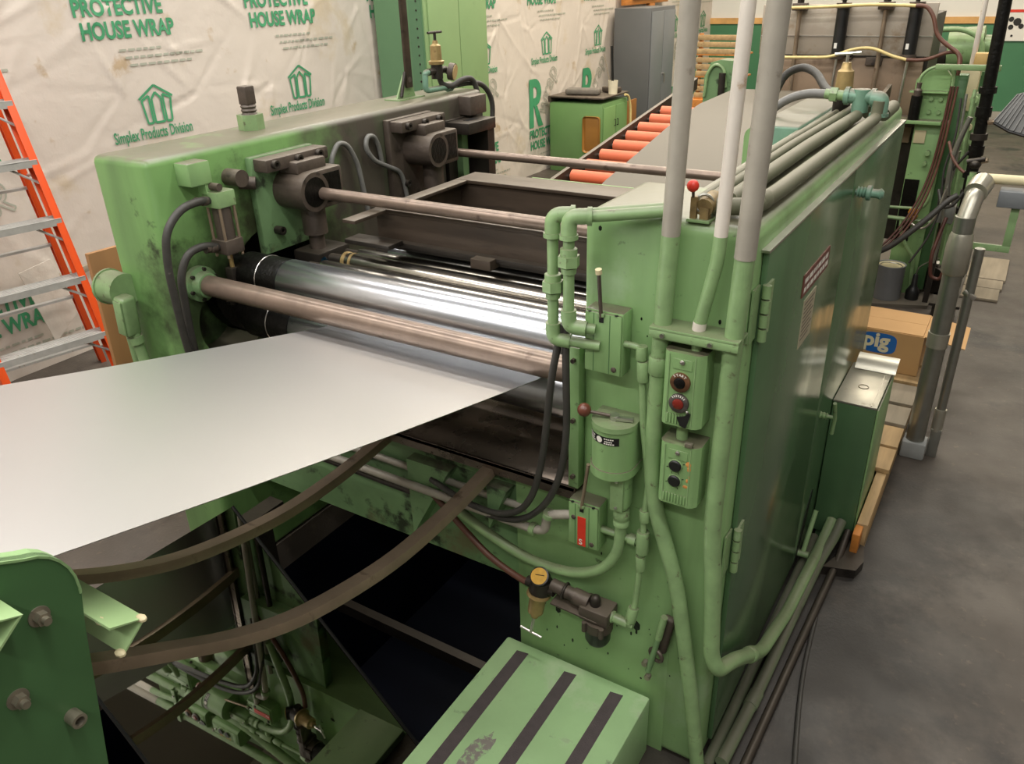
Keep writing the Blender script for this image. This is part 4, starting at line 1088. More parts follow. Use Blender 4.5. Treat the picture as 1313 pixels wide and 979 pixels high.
hose('grey hose hooking down the inner face toward the rear gear block', [(-1.652, .895, 1.25), (-1.65, .885, 1.31), (-1.648, .86, 1.352), (-1.645, .82, 1.357), (-1.64, .80, 1.32), (-1.635, .83, 1.27), (-1.63, .90, 1.235), (-1.625, .965, 1.205), (-1.625, .985, 1.15), (-1.625, .99, 1.10)], .009, RUBBER_GREY)
# hanging bar bracket and regulator on top
t = thing('hanger_bar', 'flat brown hanger bar rising from a green lug on the ladder-side housing', 'bar', (-1.79, 1.22, 1.43))
obj('flat_bar', B().obox((-1.775, 1.245, 2.10), (.012, .036, 1.26), None, .002), FRAME_ST, t)
obj('lug_plate', B().prism([(1.17, 1.429), (1.29, 1.429), (1.265, 1.52), (1.225, 1.52)], 'x', -1.79, -1.782).box(-1.83, -1.75, 1.15, 1.31, 1.428, 1.434), GREEN_PIPE, t)
obj('lug_bolt', B().hexp((-1.782, 1.245, 1.50), (-1.768, 1.245, 1.50), .012), IRON, t)
obj('stay', B().tube([(-1.775, 1.225, 1.53), (-1.77, 1.185, 1.44)], .007, 8), IRON_DK, t)
t = thing('air_regulator', 'brass regulator with round gauge on the end of the ladder-side housing', 'regulator', (-1.74, 1.40, 1.43))
bn = obj('bonnet', B().lathe((-1.74, 1.39, 1.545), (-1.74, 1.39, 1.7), [(0, .030), (.012, .033), (.016, .024), (.07, .022), (.078, .012), (.09, .010)], 20), BRASS, t)
obj('tee_bar', B().cyl((-1.74, 1.345, 1.665), (-1.74, 1.435, 1.665), .005, n=8).cyl((-1.74, 1.39, 1.62), (-1.74, 1.39, 1.667), .006, n=8), IRON_DK, bn)
obj('regulator_body', B().cyl((-1.74, 1.39, 1.49), (-1.74, 1.39, 1.55), .024, n=18).cyl((-1.74, 1.33, 1.52), (-1.74, 1.45, 1.52), .014, n=12), IRON_DK, t)
ga = obj('gauge', B().lathe((-1.735, 1.45, 1.515), (-1.65, 1.475, 1.50), [(0, .014), (.012, .014), (.013, .034), (.035, .034), (.036, .030)], 24), IRON, t)
obj('gauge_face', B().cyl((-1.7008, 1.46, 1.509), (-1.6985, 1.4607, 1.5086), .030, n=24), M('tan_dial', 'b59b6c', .4, var=.1, scale=40), ga)
obj('riser_pipe', B().tube([(-1.74, 1.33, 1.52), (-1.74, 1.31, 1.52), (-1.74, 1.305, 1.452), (-1.735, 1.36, 1.452), (-1.73, 1.50, 1.452)], .012, 12, .02), TEAL, t)
obj('union', B().hexp((-1.735, 1.44, 1.452), (-1.733, 1.475, 1.452), .02), TEAL, t)
hose('ribbed grey hose curling from the gauge regulator down the housing end', [(-1.74, 1.405, 1.49), (-1.735, 1.41, 1.465), (-1.72, 1.455, 1.45), (-1.71, 1.52, 1.475), (-1.70, 1.585, 1.475), (-1.69, 1.605, 1.42), (-1.685, 1.61, 1.34), (-1.685, 1.61, 1.27)], .0115, RUBBER)
hose('black hose bending over the end of the ladder-side housing in a wide bow', [(-1.73, 1.50, 1.452), (-1.72, 1.58, 1.455), (-1.71, 1.68, 1.44), (-1.70, 1.735, 1.37), (-1.70, 1.73, 1.28), (-1.70, 1.685, 1.21), (-1.70, 1.68, 1.12)], .0115, RUBBER)
# conduit fitting on the left housing front
t = thing('conduit_body', 'green round junction box and conduits on the housing beside the ladder', 'junction box', (-1.88, -.1, .5))
obj('junction_box', B().cyl((-1.935, -.10, 1.035), (-1.855, -.10, 1.035), .052, n=24).cyl((-1.94, -.10, 1.035), (-1.932, -.10, 1.035), .056, n=24), GREEN_PIPE, t)
obj('fitting', B().obox((-1.838, -.125, .965), (.05, .05, .13), Matrix.Rotation(.1, 3, 'Y'), .012, 3), GREEN_PIPE, t)
obj('fitting_cover', B().obox((-1.836, -.152, .965), (.036, .006, .11), Matrix.Rotation(.1, 3, 'Y'), .0025, 2), GREEN_PIPE, t)
obj('conduit', B().tube([(-1.836, -.12, .91), (-1.832, -.11, .80), (-1.82, -.11, .5)], .017, 12), GREEN_PIPE, t)
obj('conduit', B().tube([(-1.89, -.10, 1.0), (-1.885, -.10, .80), (-1.87, -.10, .5)], .017, 12), GREEN_PIPE, t)
obj('collar', B().cyl((-1.834, -.118, .872), (-1.836, -.12, .895), .023, n=14), GREEN_PIPE, t)

# ================================================================== STEP PLATFORM
t = thing('step_platform', 'low green step platform with three dark grip tape strips', 'step', (-.35, -.4, 0))
bd = obj('step_box', B().box(-.565, -.133, -.95, -.014, 0, .195, .008, 2), GREEN_STEP, t)
for x in (-.495, -.347, -.212):
    v = [(x - .017, -.90), (x + .017, -.90), (x + .018, -.50), (x + .016, -.045), (x - .018, -.05), (x - .017, -.5)]
    obj('grip_tape', B().prism(v, 'z', .1945, .1962), TAPE, t)
SCUFF = M('scuffed_bare_steel', '857f78', .5, .2, var=.1, scale=60, dirt=('9cbd8a', .75, 60), bump=.2, bscale=120)
wp = []
rs = random.Random(3)
for k in range(26):
    a = 2 * math.pi * k / 26; q = rs.uniform(.75, 1.15)
    wp.append((-.428 + .026 * q * math.cos(a) + .008 * math.sin(a), -.37 + .062 * q * math.sin(a)))
obj('worn_patch', B().prism(wp, 'z', .1948, .1953), SCUFF, t, 'scuffed bare patch')

# ================================================================== SIDE CABINET, FLOOR CONDUITS
t = thing('side_cabinet', 'narrow dark green electrical cabinet with bare metal top against the housing door', 'cabinet', (.083, 1.3, 0))
obj('case', B().box(.016, .152, 1.13, 1.46, .03, .555, .004), GREEN_DOOR, t)
tp = obj('top_plate', B().box(.016, .152, 1.13, 1.46, .5552, .562, .001), GALV_BOX, t, 'bare bright metal top')
obj('knockout', B().torus((.085, 1.27, .5625), (0, 0, 1), .016, .0018, 20, 6), WASHER, tp)
obj('top_bead', B().box(.132, .136, 1.135, 1.455, .562, .565), GALV_BOX, tp)
obj('cover_edge', B().box(.153, .158, 1.14, 1.455, .06, .55, .001), GREEN, t)
lidb = B().prism([(1.40, .566), (1.43, .59), (1.47, .60), (1.47, .603), (1.428, .594), (1.398, .569)], 'x', .03, .165)
obj('bent_flap', lidb, GALV_BOX, t, 'bent bright metal flap')
obj('foot', B().box(.03, .14, 1.14, 1.44, 0, .03), GREEN_DOOR, t)
G_F = 'floor conduits beside the housing door'
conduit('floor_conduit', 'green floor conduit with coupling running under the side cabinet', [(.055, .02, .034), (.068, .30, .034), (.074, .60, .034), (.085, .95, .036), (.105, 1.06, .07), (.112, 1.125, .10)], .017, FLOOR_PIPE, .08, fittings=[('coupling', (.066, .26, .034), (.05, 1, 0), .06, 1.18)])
conduit('floor_conduit', 'dark thin floor conduit outermost along the machine base', [(.105, .02, .016), (.120, .55, .016), (.136, 1.0, .02), (.140, 1.12, .07)], .013, IRON_DK, .06)
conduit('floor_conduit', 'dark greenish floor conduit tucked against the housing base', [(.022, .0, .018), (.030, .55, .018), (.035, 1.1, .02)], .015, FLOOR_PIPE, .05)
hose('thin dark cable curving forward over the concrete from the floor conduits', [(.135, .70, .007), (.155, .45, .007), (.20, .20, .007), (.275, -.15, .007), (.36, -.5, .007)], .007, RUBBER, 'cable', bend=.15, name='cable')
solo('rubber_pad', B().prism([(.10, .93), (.20, .96), (.215, 1.02), (.20, 1.11), (.145, 1.12), (.125, 1.0)], 'z', .0, .035), IRON_DK, 'dark lump of rubber pad on the floor under the side cabinet', 'pad')

# ================================================================== STEP LADDER
t = thing('step_ladder', 'orange fibreglass step ladder with aluminium steps against the wrapped wall', 'ladder', (-3.4, .4, 0))
A0 = Vector((-3.155, .567, 0)); A1 = Vector((-3.56, .552, 1.80))
U = Vector((-.10, -.50, 0))
R0 = Vector((-3.77, .80, 0)); R1 = Vector((-3.575, .50, 1.80))
def rail(p0, p1, w, d, out):
    ax = (p1 - p0).normalized(); u = U.normalized(); v = ax.cross(u).normalized(); u = v.cross(ax)
    m = Matrix((u, v, ax)).transposed()
    c = (p0 + p1) / 2; L_ = (p1 - p0).length
    return B().obox(c, (.006, d, L_), m, .001).obox(c + v * (d / 2 - .003) + u * (w / 2 * out), (w, .006, L_), m, .001).obox(c - v * (d / 2 - .003) + u * (w / 2 * out), (w, .006, L_), m, .001), m
for (p0, p1, o_) in ((A0, A1, 1), (A0 + U, A1 + U * .93, -1)):
    bb, m = rail(p0, p1, .03, .075, o_); fr = obj('front_rail', bb, ORANGE, t)
for (p0, p1, o_) in ((R0, R1, 1), (R0 + U, R1 + U * .93, -1)):
    bb, m2 = rail(p0, p1, .025, .05, o_); obj('rear_rail', bb, ORANGE, t)
un = U.normalized(); fv = Vector((-un.y, un.x, 0)) * -1
for k, z in enumerate((.385, .655, .925, 1.185, 1.435, 1.68)):
    f = z / 1.80
    a = A0.lerp(A1, f); w_ = U * (1 - .07 * f)
    m = Matrix((un, Vector((-un.y, un.x, 0)), Vector((0, 0, 1)))).transposed()
    c = a + w_ / 2
    st = obj('step', B().obox(c, (w_.length - .006, .085, .006), m, .001).obox(c + m @ Vector((0, -.040, -.014)), (w_.length - .006, .005, .03), m).obox(c + m @ Vector((0, .040, -.014)), (w_.length - .006, .005, .03), m), ALU, t)
    for g in range(5):
        obj('tread_rib', B().obox(c + m @ Vector((0, -.034 + g * .017, .004)), (w_.length - .01, .004, .003), m), ALU, st)
    obj('step_brace', B().tube([a + w_.normalized() * .12 + Vector((0, 0, -.025)), a + w_.normalized() * .012 + (A0 - A1).normalized() * .11], .006, 6), ALU, t)
    for dz in (.012, -.012):
        rv = a - w_.normalized() * .006 + Vector((0, 0, dz))
        obj('rivet', B().sphere(rv, .006, (1, 1, 1), 6), CHROME, st)
for z in (.12, .42, .72, 1.02):
    f = z / 1.8; a = R0.lerp(R1, f)
    obj('rear_brace', B().obox(a + U * (.5 - .035 * f), (U.length * (1 - .07 * f), .03, .012), Matrix((un, Vector((-un.y, un.x, 0)), Vector((0, 0, 1)))).transposed()), ALU, t)
obj('spreader', B().tube([A0.lerp(A1, .62), R0.lerp(R1, .60)], .007, 6), ALU, t)
# scrap by the ladder
solo('plywood_panel', B().obox((-2.30, .155, .52), (.02, .22, 1.04), Matrix.Rotation(-.02, 3, 'X'), .002), PLY, 'brown plywood board standing between the ladder and the green housing', 'board')
solo('paper_sheet', B().raw([(-3.88, .55, .57), (-3.87, .72, .60), (-3.84, .78, .30), (-3.86, .62, .16), (-3.885, .55, .57), (-3.875, .72, .60), (-3.845, .78, .30), (-3.865, .62, .16)], [[0, 1, 2, 3], [7, 6, 5, 4], [0, 4, 5, 1], [1, 5, 6, 2], [2, 6, 7, 3], [3, 7, 4, 0]]), M('crumpled_paper', 'cfc7ba', .7, var=.1, scale=8, bump=.4, bscale=20), 'crumpled white paper hanging behind the orange ladder', 'paper')
solo('batten', B().obox((-3.93, .55, .46), (.03, .9, .035), Matrix.Rotation(.05, 3, 'X'), .002), GREYWOOD, 'dark batten nailed low across the wall wrap behind the ladder', 'board')

# ================================================================== ALONG THE LEFT WALL
t = thing('tall_cabinet', 'tall green steel cabinet with riveted edge standing against the wrapped wall', 'cabinet', (-3.72, 3.97, 0))
bd = obj('case', B().box(-3.93, -3.47, 3.58, 4.38, 0, 2.15, .006), GREEN_CAB, t)
obj('side_panel', B().box(-3.925, -3.485, 3.568, 3.579, .02, 2.13), M('dull_green_panel', '5f8460', .5, var=.06, scale=2), t)
obj('edge_strip', B().box(-3.60, -3.49, 3.563, 3.5675, .02, 2.13), M('dull_green_strip', '557a5a', .5, var=.06, scale=2), t)
for k in range(18):
    obj('rivet', B().sphere((-3.53, 3.562, .95 + k * .06), .008, (1, .5, 1), 6), IRON_DK, t)
obj('door', B().box(-3.469, -3.458, 3.61, 3.985, .08, 2.06, .002), GREEN_CAB, t)
obj('door', B().box(-3.469, -3.458, 3.992, 4.36, .08, 2.06, .002), GREEN_CAB, t)

t = thing('tool_cabinet', 'low green tool cabinet with amber plaque on its end', 'cabinet', (-3.6, 6.48, 0))
bd = obj('case', B().box(-3.92, -3.31, 6.18, 6.78, 0, .70, .008), M('tool_cabinet_green', '688c54', .5, var=.07, scale=3), t)
obj('end_plaque', B().box(-3.52, -3.33, 6.168, 6.179, .22, .58, .03, 3), M('amber_plaque', '9a6a2e', .4, var=.12, scale=5), t, 'amber brown plaque')
obj('top_shelf', B().box(-3.93, -3.30, 6.17, 6.79, .745, .76, .002).box(-3.93, -3.90, 6.17, 6.79, .70, .745), IRON, t)
for y0, y1 in ((6.20, 6.475), (6.485, 6.76)):
    d = obj('door', B().box(-3.309, -3.299, y0, y1, .05, .66, .003), M('tool_cabinet_door', '75995c', .5, var=.06, scale=3) if y0 < 6.3 else bd.data.materials[0], t)
    obj('door_handle', B().tube([(-3.299, (6.45 if y0 < 6.3 else 6.51), .52), (-3.285, (6.45 if y0 < 6.3 else 6.51), .52), (-3.285, (6.45 if y0 < 6.3 else 6.51), .46), (-3.299, (6.45 if y0 < 6.3 else 6.51), .46)], .005, 6), IRON_DK, d)
solo('wrapped_bundle', B().obox((-3.62, 6.36, .795), (.36, .14, .06), Matrix.Rotation(.2, 3, 'Z'), .02, 3), M('grey_rag', '6d675f', .8, var=.15, scale=12, bump=.4, bscale=30), 'flat grey wrapped bundle lying on the low tool cabinet', 'bundle')
solo('folded_cloth', B().obox((-3.42, 6.62, .79), (.2, .1, .055), Matrix.Rotation(-.3, 3, 'Z'), .015, 2), IRON, 'dark folded cloth lying beside the white tub', 'cloth')
t = thing('white_tub', 'white plastic tub holding tall black rods on the tool cabinet', 'tub', (-3.36, 6.52, .76))
obj('tub', B().lathe((-3.36, 6.52, .76), (-3.36, 6.52, 1), [(0, .045), (.13, .05), (.13, .044), (.02, .04)], 16), M('white_tub_plastic', 'd8d0b8', .5), t)
solo('black_rod', B().cyl((-3.36, 6.52, .80), (-3.375, 6.50, 1.22), .014, n=10), BLACK, 'tall black rod standing in the white tub', 'rod')
solo('thin_stick', B().cyl((-3.37, 6.505, .80), (-3.44, 6.46, 1.15), .005, n=8), GREYWOOD, 'thin pale stick standing in the white tub', 'stick')
hose('yellow rope trailing from the tool cabinet door edge', [(-3.285, 6.66, .74), (-3.28, 6.74, .72), (-3.275, 6.79, .60), (-3.275, 6.80, .40), (-3.28, 6.76, .30)], .013, YELLOW, 'rope', name='rope')

t = thing('steel_locker', 'grey double-door steel locker with lever handle near the wall end', 'cabinet', (-3.7, 8.05, 0))
bd = obj('case', B().box(-3.92, -3.47, 7.70, 8.42, 0, 1.52, .006), GREY_CAB_D, t)
for y0, y1 in ((7.715, 8.055), (8.062, 8.405)):
    d = obj('door', B().box(-3.469, -3.458, y0, y1, .05, 1.48, .003), GREY_CAB, t)
obj('handle', B().cyl((-3.458, 8.09, .80), (-3.435, 8.09, .80), .012, n=10).tube([(-3.437, 8.09, .80), (-3.435, 8.092, .70)], .008, 8), CHROME, t)
solo('plaque_board', B().box(-3.44, -3.42, 7.0, 7.28, .02, .62, .004), M('amber_board', '8a5a28', .5, var=.15, scale=5), 'amber brown board leaning between the tool cabinet and the grey locker', 'board')
t = thing('wood_doorway', 'orange stained wooden door frame behind the grey locker', 'door frame', (-3.8, 8.7, 0))
obj('lintel', B().box(-3.935, -3.88, 7.9, 9.2, 1.54, 1.72, .004), WOOD_OR, t)
obj('jamb', B().box(-3.935, -3.88, 8.62, 8.78, 0, 1.54, .004), WOOD_OR, t)
obj('cross_piece', B().box(-3.88, -3.845, 8.1, 8.8, 1.60, 1.66, .003), WOOD, t)
solo('hanging_panel', B().box(-3.845, -3.82, 8.6, 8.86, .75, 1.42, .004), GREEN_CAB, 'green panel fixed to the wooden doorway past the grey locker', 'panel')

# ================================================================== CONVEYOR WITH ORANGE ROLLERS
t = thing('roller_conveyor', 'run-out conveyor with orange rubber rollers behind the machine', 'conveyor', (-1.0, 2.4, 0))
def cz(y): return 1.0 + (.0 if y < 1.75 else (y - 1.75) * .135) 
for (x0, x1) in ((-1.46, -1.44), (-.34, -.32)):
    b = B()
    n_ = 8
    for k in range(n_):
        y0 = 1.75 + k * .24; y1 = y0 + .242
        b.raw([(x0, y0, cz(y0) - .06), (x1, y0, cz(y0) - .06), (x1, y0, cz(y0) + .006), (x0, y0, cz(y0) + .006), (x0, y1, cz(y1) - .06), (x1, y1, cz(y1) - .06), (x1, y1, cz(y1) + .006), (x0, y1, cz(y1) + .006)],
              [[0, 1, 2, 3], [7, 6, 5, 4], [0, 4, 5, 1], [1, 5, 6, 2], [2, 6, 7, 3], [3, 7, 4, 0]])
    obj('side_rail', b, FRAME_ST, t)
for k in range(9):
    y = 1.83 + k * .155
    z = cz(y) - .030
    if k == 0: y = 1.84
    r_ = obj('roller', B().lathe((-1.425, y, z), (-.36, y, z), [(0, .02), (.001, .030), (1.063, .030), (1.065, .02)], 18), ORANGE_R, t)
    obj('axle', B().cyl((-1.439, y, z), (-1.424, y, z), .008, n=8), CHROME, r_)
for y in (1.9, 3.4):
    for x in (-1.45, -.33): obj('leg', B().box(x - .02, x + .02, y - .02, y + .02, 0, cz(y) - .06), GREEN_CAB, t)
solo('front_channel', B().box(-1.46, -.42, 1.665, 1.72, 1.022, 1.035, .003).box(-1.46, -.42, 1.665, 1.672, 1.035, 1.055), GREEN_BRIGHT, 'light green channel bar across the start of the orange rollers', 'beam')

# ================================================================== SECOND MACHINE
t = thing('press_machine', 'second machine with stained steel plate face and dark upright cylinders', 'machine', (-.7, 4.2, 0))
obj('upper_plate', B().box(-1.17, -.195, 4.0, 4.03, 1.38, 1.66, .003), RUST_PL, t)
obj('plate_band', B().box(-1.165, -.195, 3.994, 4.0, 1.485, 1.49), CHROME, t)
obj('lower_plate', B().box(-1.15, -.22, 4.0, 4.03, .9, 1.379, .003), BROWN_PL, t)
obj('plate_seam', B().box(-1.15, -.22, 3.994, 4.0, 1.372, 1.382), IRON_DK, t)
obj('rear_body', B().box(-1.16, -.2, 4.03, 4.5, .3, 1.60), IRON_DK, t)
for x in (-.94, -.46):
    g_ = obj('guide_rod', B().cyl((x, 3.965, 1.0), (x, 3.965, 1.66), .013, n=12), BAR, t)
    obj('rod_block', B().box(x - .04, x + .04, 3.93, 4.0, 1.63, 1.67, .003), IRON, g_)
    obj('rod_nut', B().hexp((x, 3.965, 1.67), (x, 3.965, 1.70), .022), IRON_DK, g_)
for x in (-.69, -.30):
    c_ = obj('cylinder', B().cyl((x, 3.955, 1.385), (x, 3.955, 1.65), .035, n=20), BLACK, t)
    obj('cylinder_cap', B().cyl((x, 3.955, 1.64), (x, 3.955, 1.668), .042, n=20), IRON, c_)
    obj('cylinder_cap', B().cyl((x, 3.955, 1.365), (x, 3.955, 1.395), .042, n=20), IRON, c_)
    obj('piston_rod', B().cyl((x - .01, 3.955, 1.0), (x, 3.955, 1.37), .009, n=10), CHROME, c_)
    obj('valve_plug', B().lathe((x, 3.955, 1.668), (x, 3.955, 1.8), [(0, .012), (.012, .012), (.013, .02), (.03, .02), (.032, .01)], 12), IRON_DK, c_)
    obj('data_label', B().obox((x - .01, 3.918, 1.44), (.016, .002, .03), None), SIGN_W, c_)
obj('bolt_bracket', B().box(-.53, -.44, 3.975, 4.0, 1.33, 1.375, .003), IRON, t)
obj('eye_bolt', B().torus((-.62, 3.985, 1.375), (0, 1, 0), .015, .004, 14, 6), IRON_DK, t)
obj('top_ledge', B().box(-1.10, -.20, 3.93, 4.0, 1.0, 1.06, .003), FRAME_ST, t)
hose('yellow air hose along the top of the second machine plate', [(-1.05, 3.90, 1.645), (-.78, 3.90, 1.65), (-.52, 3.90, 1.66), (-.30, 3.90, 1.65)], .009, YELLOW, bend=.1)
hose('brown hose dropping from the corner of the second machine plate', [(-.30, 3.90, 1.65), (-.245, 3.90, 1.65), (-.20, 3.89, 1.60), (-.165, 3.88, 1.50), (-.10, 3.87, 1.45), (-.03, 3.86, 1.41), (-.02, 3.83, 1.34)], .011, BROWN_HOSE, bend=.1)
hose('yellow air hose bowing up across the middle of the second machine', [(-1.05, 3.90, 1.372), (-.71, 3.90, 1.378), (-.60, 3.90, 1.425), (-.49, 3.90, 1.435), (-.38, 3.90, 1.39), (-.30, 3.90, 1.372)], .009, YELLOW, bend=.1)
hose('brown hose leaving the lower cylinder end toward the green column', [(-.30, 3.90, 1.372), (-.20, 3.90, 1.370), (-.10, 3.89, 1.415), (-.05, 3.88, 1.42), (-.02, 3.86, 1.39), (-.02, 3.85, 1.30)], .010, BROWN_HOSE, bend=.1)

# green columns either side
t = thing('roll_stand', 'small green roll stand beside the stained plate of the second machine', 'stand', (-1.4, 4.0, 0))
prof = [(-1.50, 1.08), (-1.50, 1.24), (-1.46, 1.33), (-1.40, 1.345), (-1.30, 1.34), (-1.28, 1.08)]
obj('cheek', B().prism(prof, 'y', 3.96, 4.10), GREEN_GRIMY, t)
obj('loop_pipe', B().tube([(-1.49, 3.95, 1.12), (-1.475, 3.95, 1.27), (-1.43, 3.95, 1.325), (-1.37, 3.95, 1.30), (-1.35, 3.95, 1.18)], .010, 8, .04), GREEN_PIPE, t)
obj('screw_block', B().cyl((-1.37, 3.93, 1.13), (-1.37, 3.93, 1.27), .022, n=14), IRON_DK, t)
obj('leg', B().box(-1.5, -1.28, 3.97, 4.09, 0, 1.08), GREEN_GRIMY, t)
t = thing('press_upright', 'green side column of the second machine with loops of pipe and hose', 'machine frame', (-.1, 3.9, 0))
obj('column', B().box(-.188, -.02, 3.86, 4.02, 0.02, 1.04, .004), GREEN, t)
obj('upper_plate', B().prism([(-.225, 1.06), (-.05, 1.06), (-.05, 1.29), (-.08, 1.325), (-.17, 1.325), (-.225, 1.27)], 'y', 3.88, 3.93), GREEN, t)
obj('shelf', B().box(-.30, -.05, 3.80, 3.92, 1.04, 1.06, .002), GREEN, t)
obj('ledge', B().box(-.245, -.05, 3.84, 3.90, 1.205, 1.215), GREEN, t)
for (x, z) in ((-.13, 1.17), (-.08, 1.17), (-.13, 1.10), (-.08, 1.10)): obj('plate_bolt', B().hexp((x, 3.879, z), (x, 3.865, z), .012), GREEN_PIPE, t)
obj('screw_cylinder', B().cyl((-.20, 3.83, 1.06), (-.20, 3.83, 1.19), .030, n=16), BLACK_OIL, t)
obj('screw_head', B().lathe((-.20, 3.83, 1.19), (-.20, 3.83, 1.5), [(0, .02), (.03, .022), (.04, .012), (.07, .014)], 12), IRON, t)
obj('loop_pipe', B().tube([(-.21, 3.84, 1.22), (-.20, 3.84, 1.30), (-.15, 3.84, 1.345), (-.06, 3.84, 1.345), (-.035, 3.84, 1.30), (-.03, 3.83, 1.0), (-.03, 3.83, .62), (-.06, 3.83, .56), (-.30, 3.83, .55)], .009, 8, .05), GREEN_PIPE, t)
obj('window', B().box(-.184, -.105, 3.852, 3.862, .35, .72), BLACK_OIL, t)
obj('label_plate', B().box(-.18, -.12, 3.85, 3.86, .93, 1.0), CREAM_BOX, t)
obj('stud', B().cyl((-.09, 3.86, .88), (-.09, 3.82, .88), .014, n=12), GREEN_PIPE, t)
obj('stud', B().cyl((-.095, 3.86, .82), (-.095, 3.82, .82), .011, n=12), GREEN_PIPE, t)
obj('oil_cup', B().lathe((-.10, 3.80, .50), (-.10, 3.80, .7), [(0, .022), (.02, .03), (.03, .026), (.04, .03), (.06, .022)], 14), M('amber_cup', 'a8701f', .3), t, 'amber oil cup')
obj('side_plate', B().box(-.02, .03, 3.88, 3.98, .05, 1.30, .003), GREEN_DARK, t)
obj('cross_bar', B().box(-.13, .185, 3.76, 3.79, 1.335, 1.365, .003), GREEN_PIPE, t)
obj('cross_rail', B().tube([(-.32, 3.80, .50), (0.0, 3.80, .495)], .012, 8), GREEN_PIPE, t)
obj('base_skid', B().box(-.18, .02, 4.05, 4.5, 0, .12), IRON_DK, t)
for k, (dx, dz) in enumerate(((0, 0), (.016, -.01), (-.014, .01))):
    hose('bundled %s hose running down the green column of the second machine' % ('dark red', 'red brown', 'brown')[k], [(-.02 + dx, 3.80, 1.25), (-.025 + dx, 3.79, .95), (-.035 + dx, 3.78, .80), (-.06 + dx, 3.74, .64 + dz), (-.12 + dx, 3.68, .48 + dz), (-.20 + dx, 3.6, .36 + dz), (-.3, 3.55 + dx, .30 + dz * 2)], .0065, (RED_HOSE, BROWN_HOSE, RED_HOSE)[k], bend=.1)
hose('thick black hose sloping down from the dark post toward the can', [(.13, 3.42, .75), (.09, 3.40, .72), (.02, 3.36, .63), (-.08, 3.32, .52), (-.16, 3.3, .44), (-.3, 3.3, .38)], .016, RUBBER, bend=.1)
hose('green looped hose hanging below the cross rail of the green column', [(-.16, 3.80, .50), (-.15, 3.80, .42), (-.10, 3.80, .33), (-.05, 3.815, .26), (-.045, 3.83, .15), (-.04, 3.84, .03)], .010, GREEN_PIPE, bend=.1)
t = thing('hydraulic_post', 'dark oily upright post with stacked couplings at the second machine', 'post', (.15, 3.6, 0))
obj('tube', B().cyl((.185, 3.6, .10), (.125, 3.6, 2.3), .030, n=18), BLACK_OIL, t)
for k in range(9):
    z = .38 + k * .105 + (k % 3) * .012
    x = .185 - (z - .10) * .0273
    obj('coupling', B().cyl((x, 3.6, z), (x - .0015, 3.6, z + (.05 if k % 2 else .032)), .038 if k % 2 else .042, n=16), BLACK_OIL if k % 3 else IRON_DK, t)
for k in range(4):
    z = .5 + k * .2; x = .185 - (z - .10) * .0273
    obj('side_fitting', B().hexp((x + .03, 3.59, z), (x + .065, 3.585, z + .01), .014), BAR, t)
obj('base_plate', B().box(.10, .26, 3.52, 3.68, .085, .10), IRON_DK, t)
obj('base_block', B().box(.12, .24, 3.54, 3.66, 0, .085), IRON_DK, t)
t = thing('green_standpipe', 'thin green standpipe with valve beside the dark oily post', 'pipe', (.2, 3.4, 0))
obj('pipe', B().tube([(.20, 3.4, 0), (.19, 3.4, .42), (.18, 3.4, .88)], .017, 12), GREEN_PIPE, t)
obj('valve', B().sphere((.18, 3.4, .92), .03, (1, 1, .8), 10).cyl((.14, 3.4, .93), (.22, 3.4, .95), .013, n=10), IRON_DK, t)
obj('coupling', B().cyl((.182, 3.4, .78), (.180, 3.4, .86), .023, n=12), GREEN_PIPE, t)
hose('thin black cable drooping between the column and the dark post', [(.13, 3.58, .95), (.09, 3.6, .88), (.05, 3.65, .80), (.03, 3.7, .74), (.03, 3.7, .62)], .007, RUBBER, 'cable', bend=.08, name='cable')
hose('silver flexible conduit bending down beside the dark post', [(.10, 3.62, 1.12), (.07, 3.62, 1.0), (.055, 3.62, .88), (.06, 3.62, .76), (.07, 3.62, .70)], .015, GALV, 'conduit', bend=.1)
hose('red brown hose loop hanging low near the dark post', [(.09, 3.6, .58), (.06, 3.5, .38), (.08, 3.5, .26), (.13, 3.5, .25), (.15, 3.5, .36), (.165, 3.58, .55)], .010, RED_HOSE, bend=.1)
t = thing('valve_block', 'cluster of pale solenoid valves on the side of the second machine', 'valve', (.05, 3.75, .2))
obj('block', B().box(.03, .12, 3.70, 3.80, .52, .62, .004), M('grey_valve_paint', '7d7f78', .5, var=.15, scale=30), t)
for k in range(3): obj('solenoid', B().cyl((.045 + k * .03, 3.71, .62), (.045 + k * .03, 3.71, .68), .012, n=12), (CREAM_BOX, IRON_DK, CHROME)[k], t)
obj('mount_leg', B().box(.05, .08, 3.74, 3.78, 0.02, .52), IRON_DK, t)
t = thing('floor_pump', 'dark greasy pump with bright fittings on the floor by the post', 'pump', (.08, 3.95, 0))
obj('pump_body', B().cyl((.07, 3.92, .11), (.17, 4.15, .11), .07, n=18).box(.06, .20, 3.96, 4.15, .0, .09, .006), BLACK_OIL, t)
obj('flange', B().cyl((.066, 3.91, .11), (.075, 3.93, .11), .082, n=18), IRON_DK, t)
for k in range(4): obj('bright_fitting', B().lathe((.08 + k * .03, 3.95 + k * .04, .17), (.08 + k * .03, 3.92 + k * .04, .27), [(0, .012), (.03, .012), (.035, .018), (.05, .018)], 10), CHROME, t)

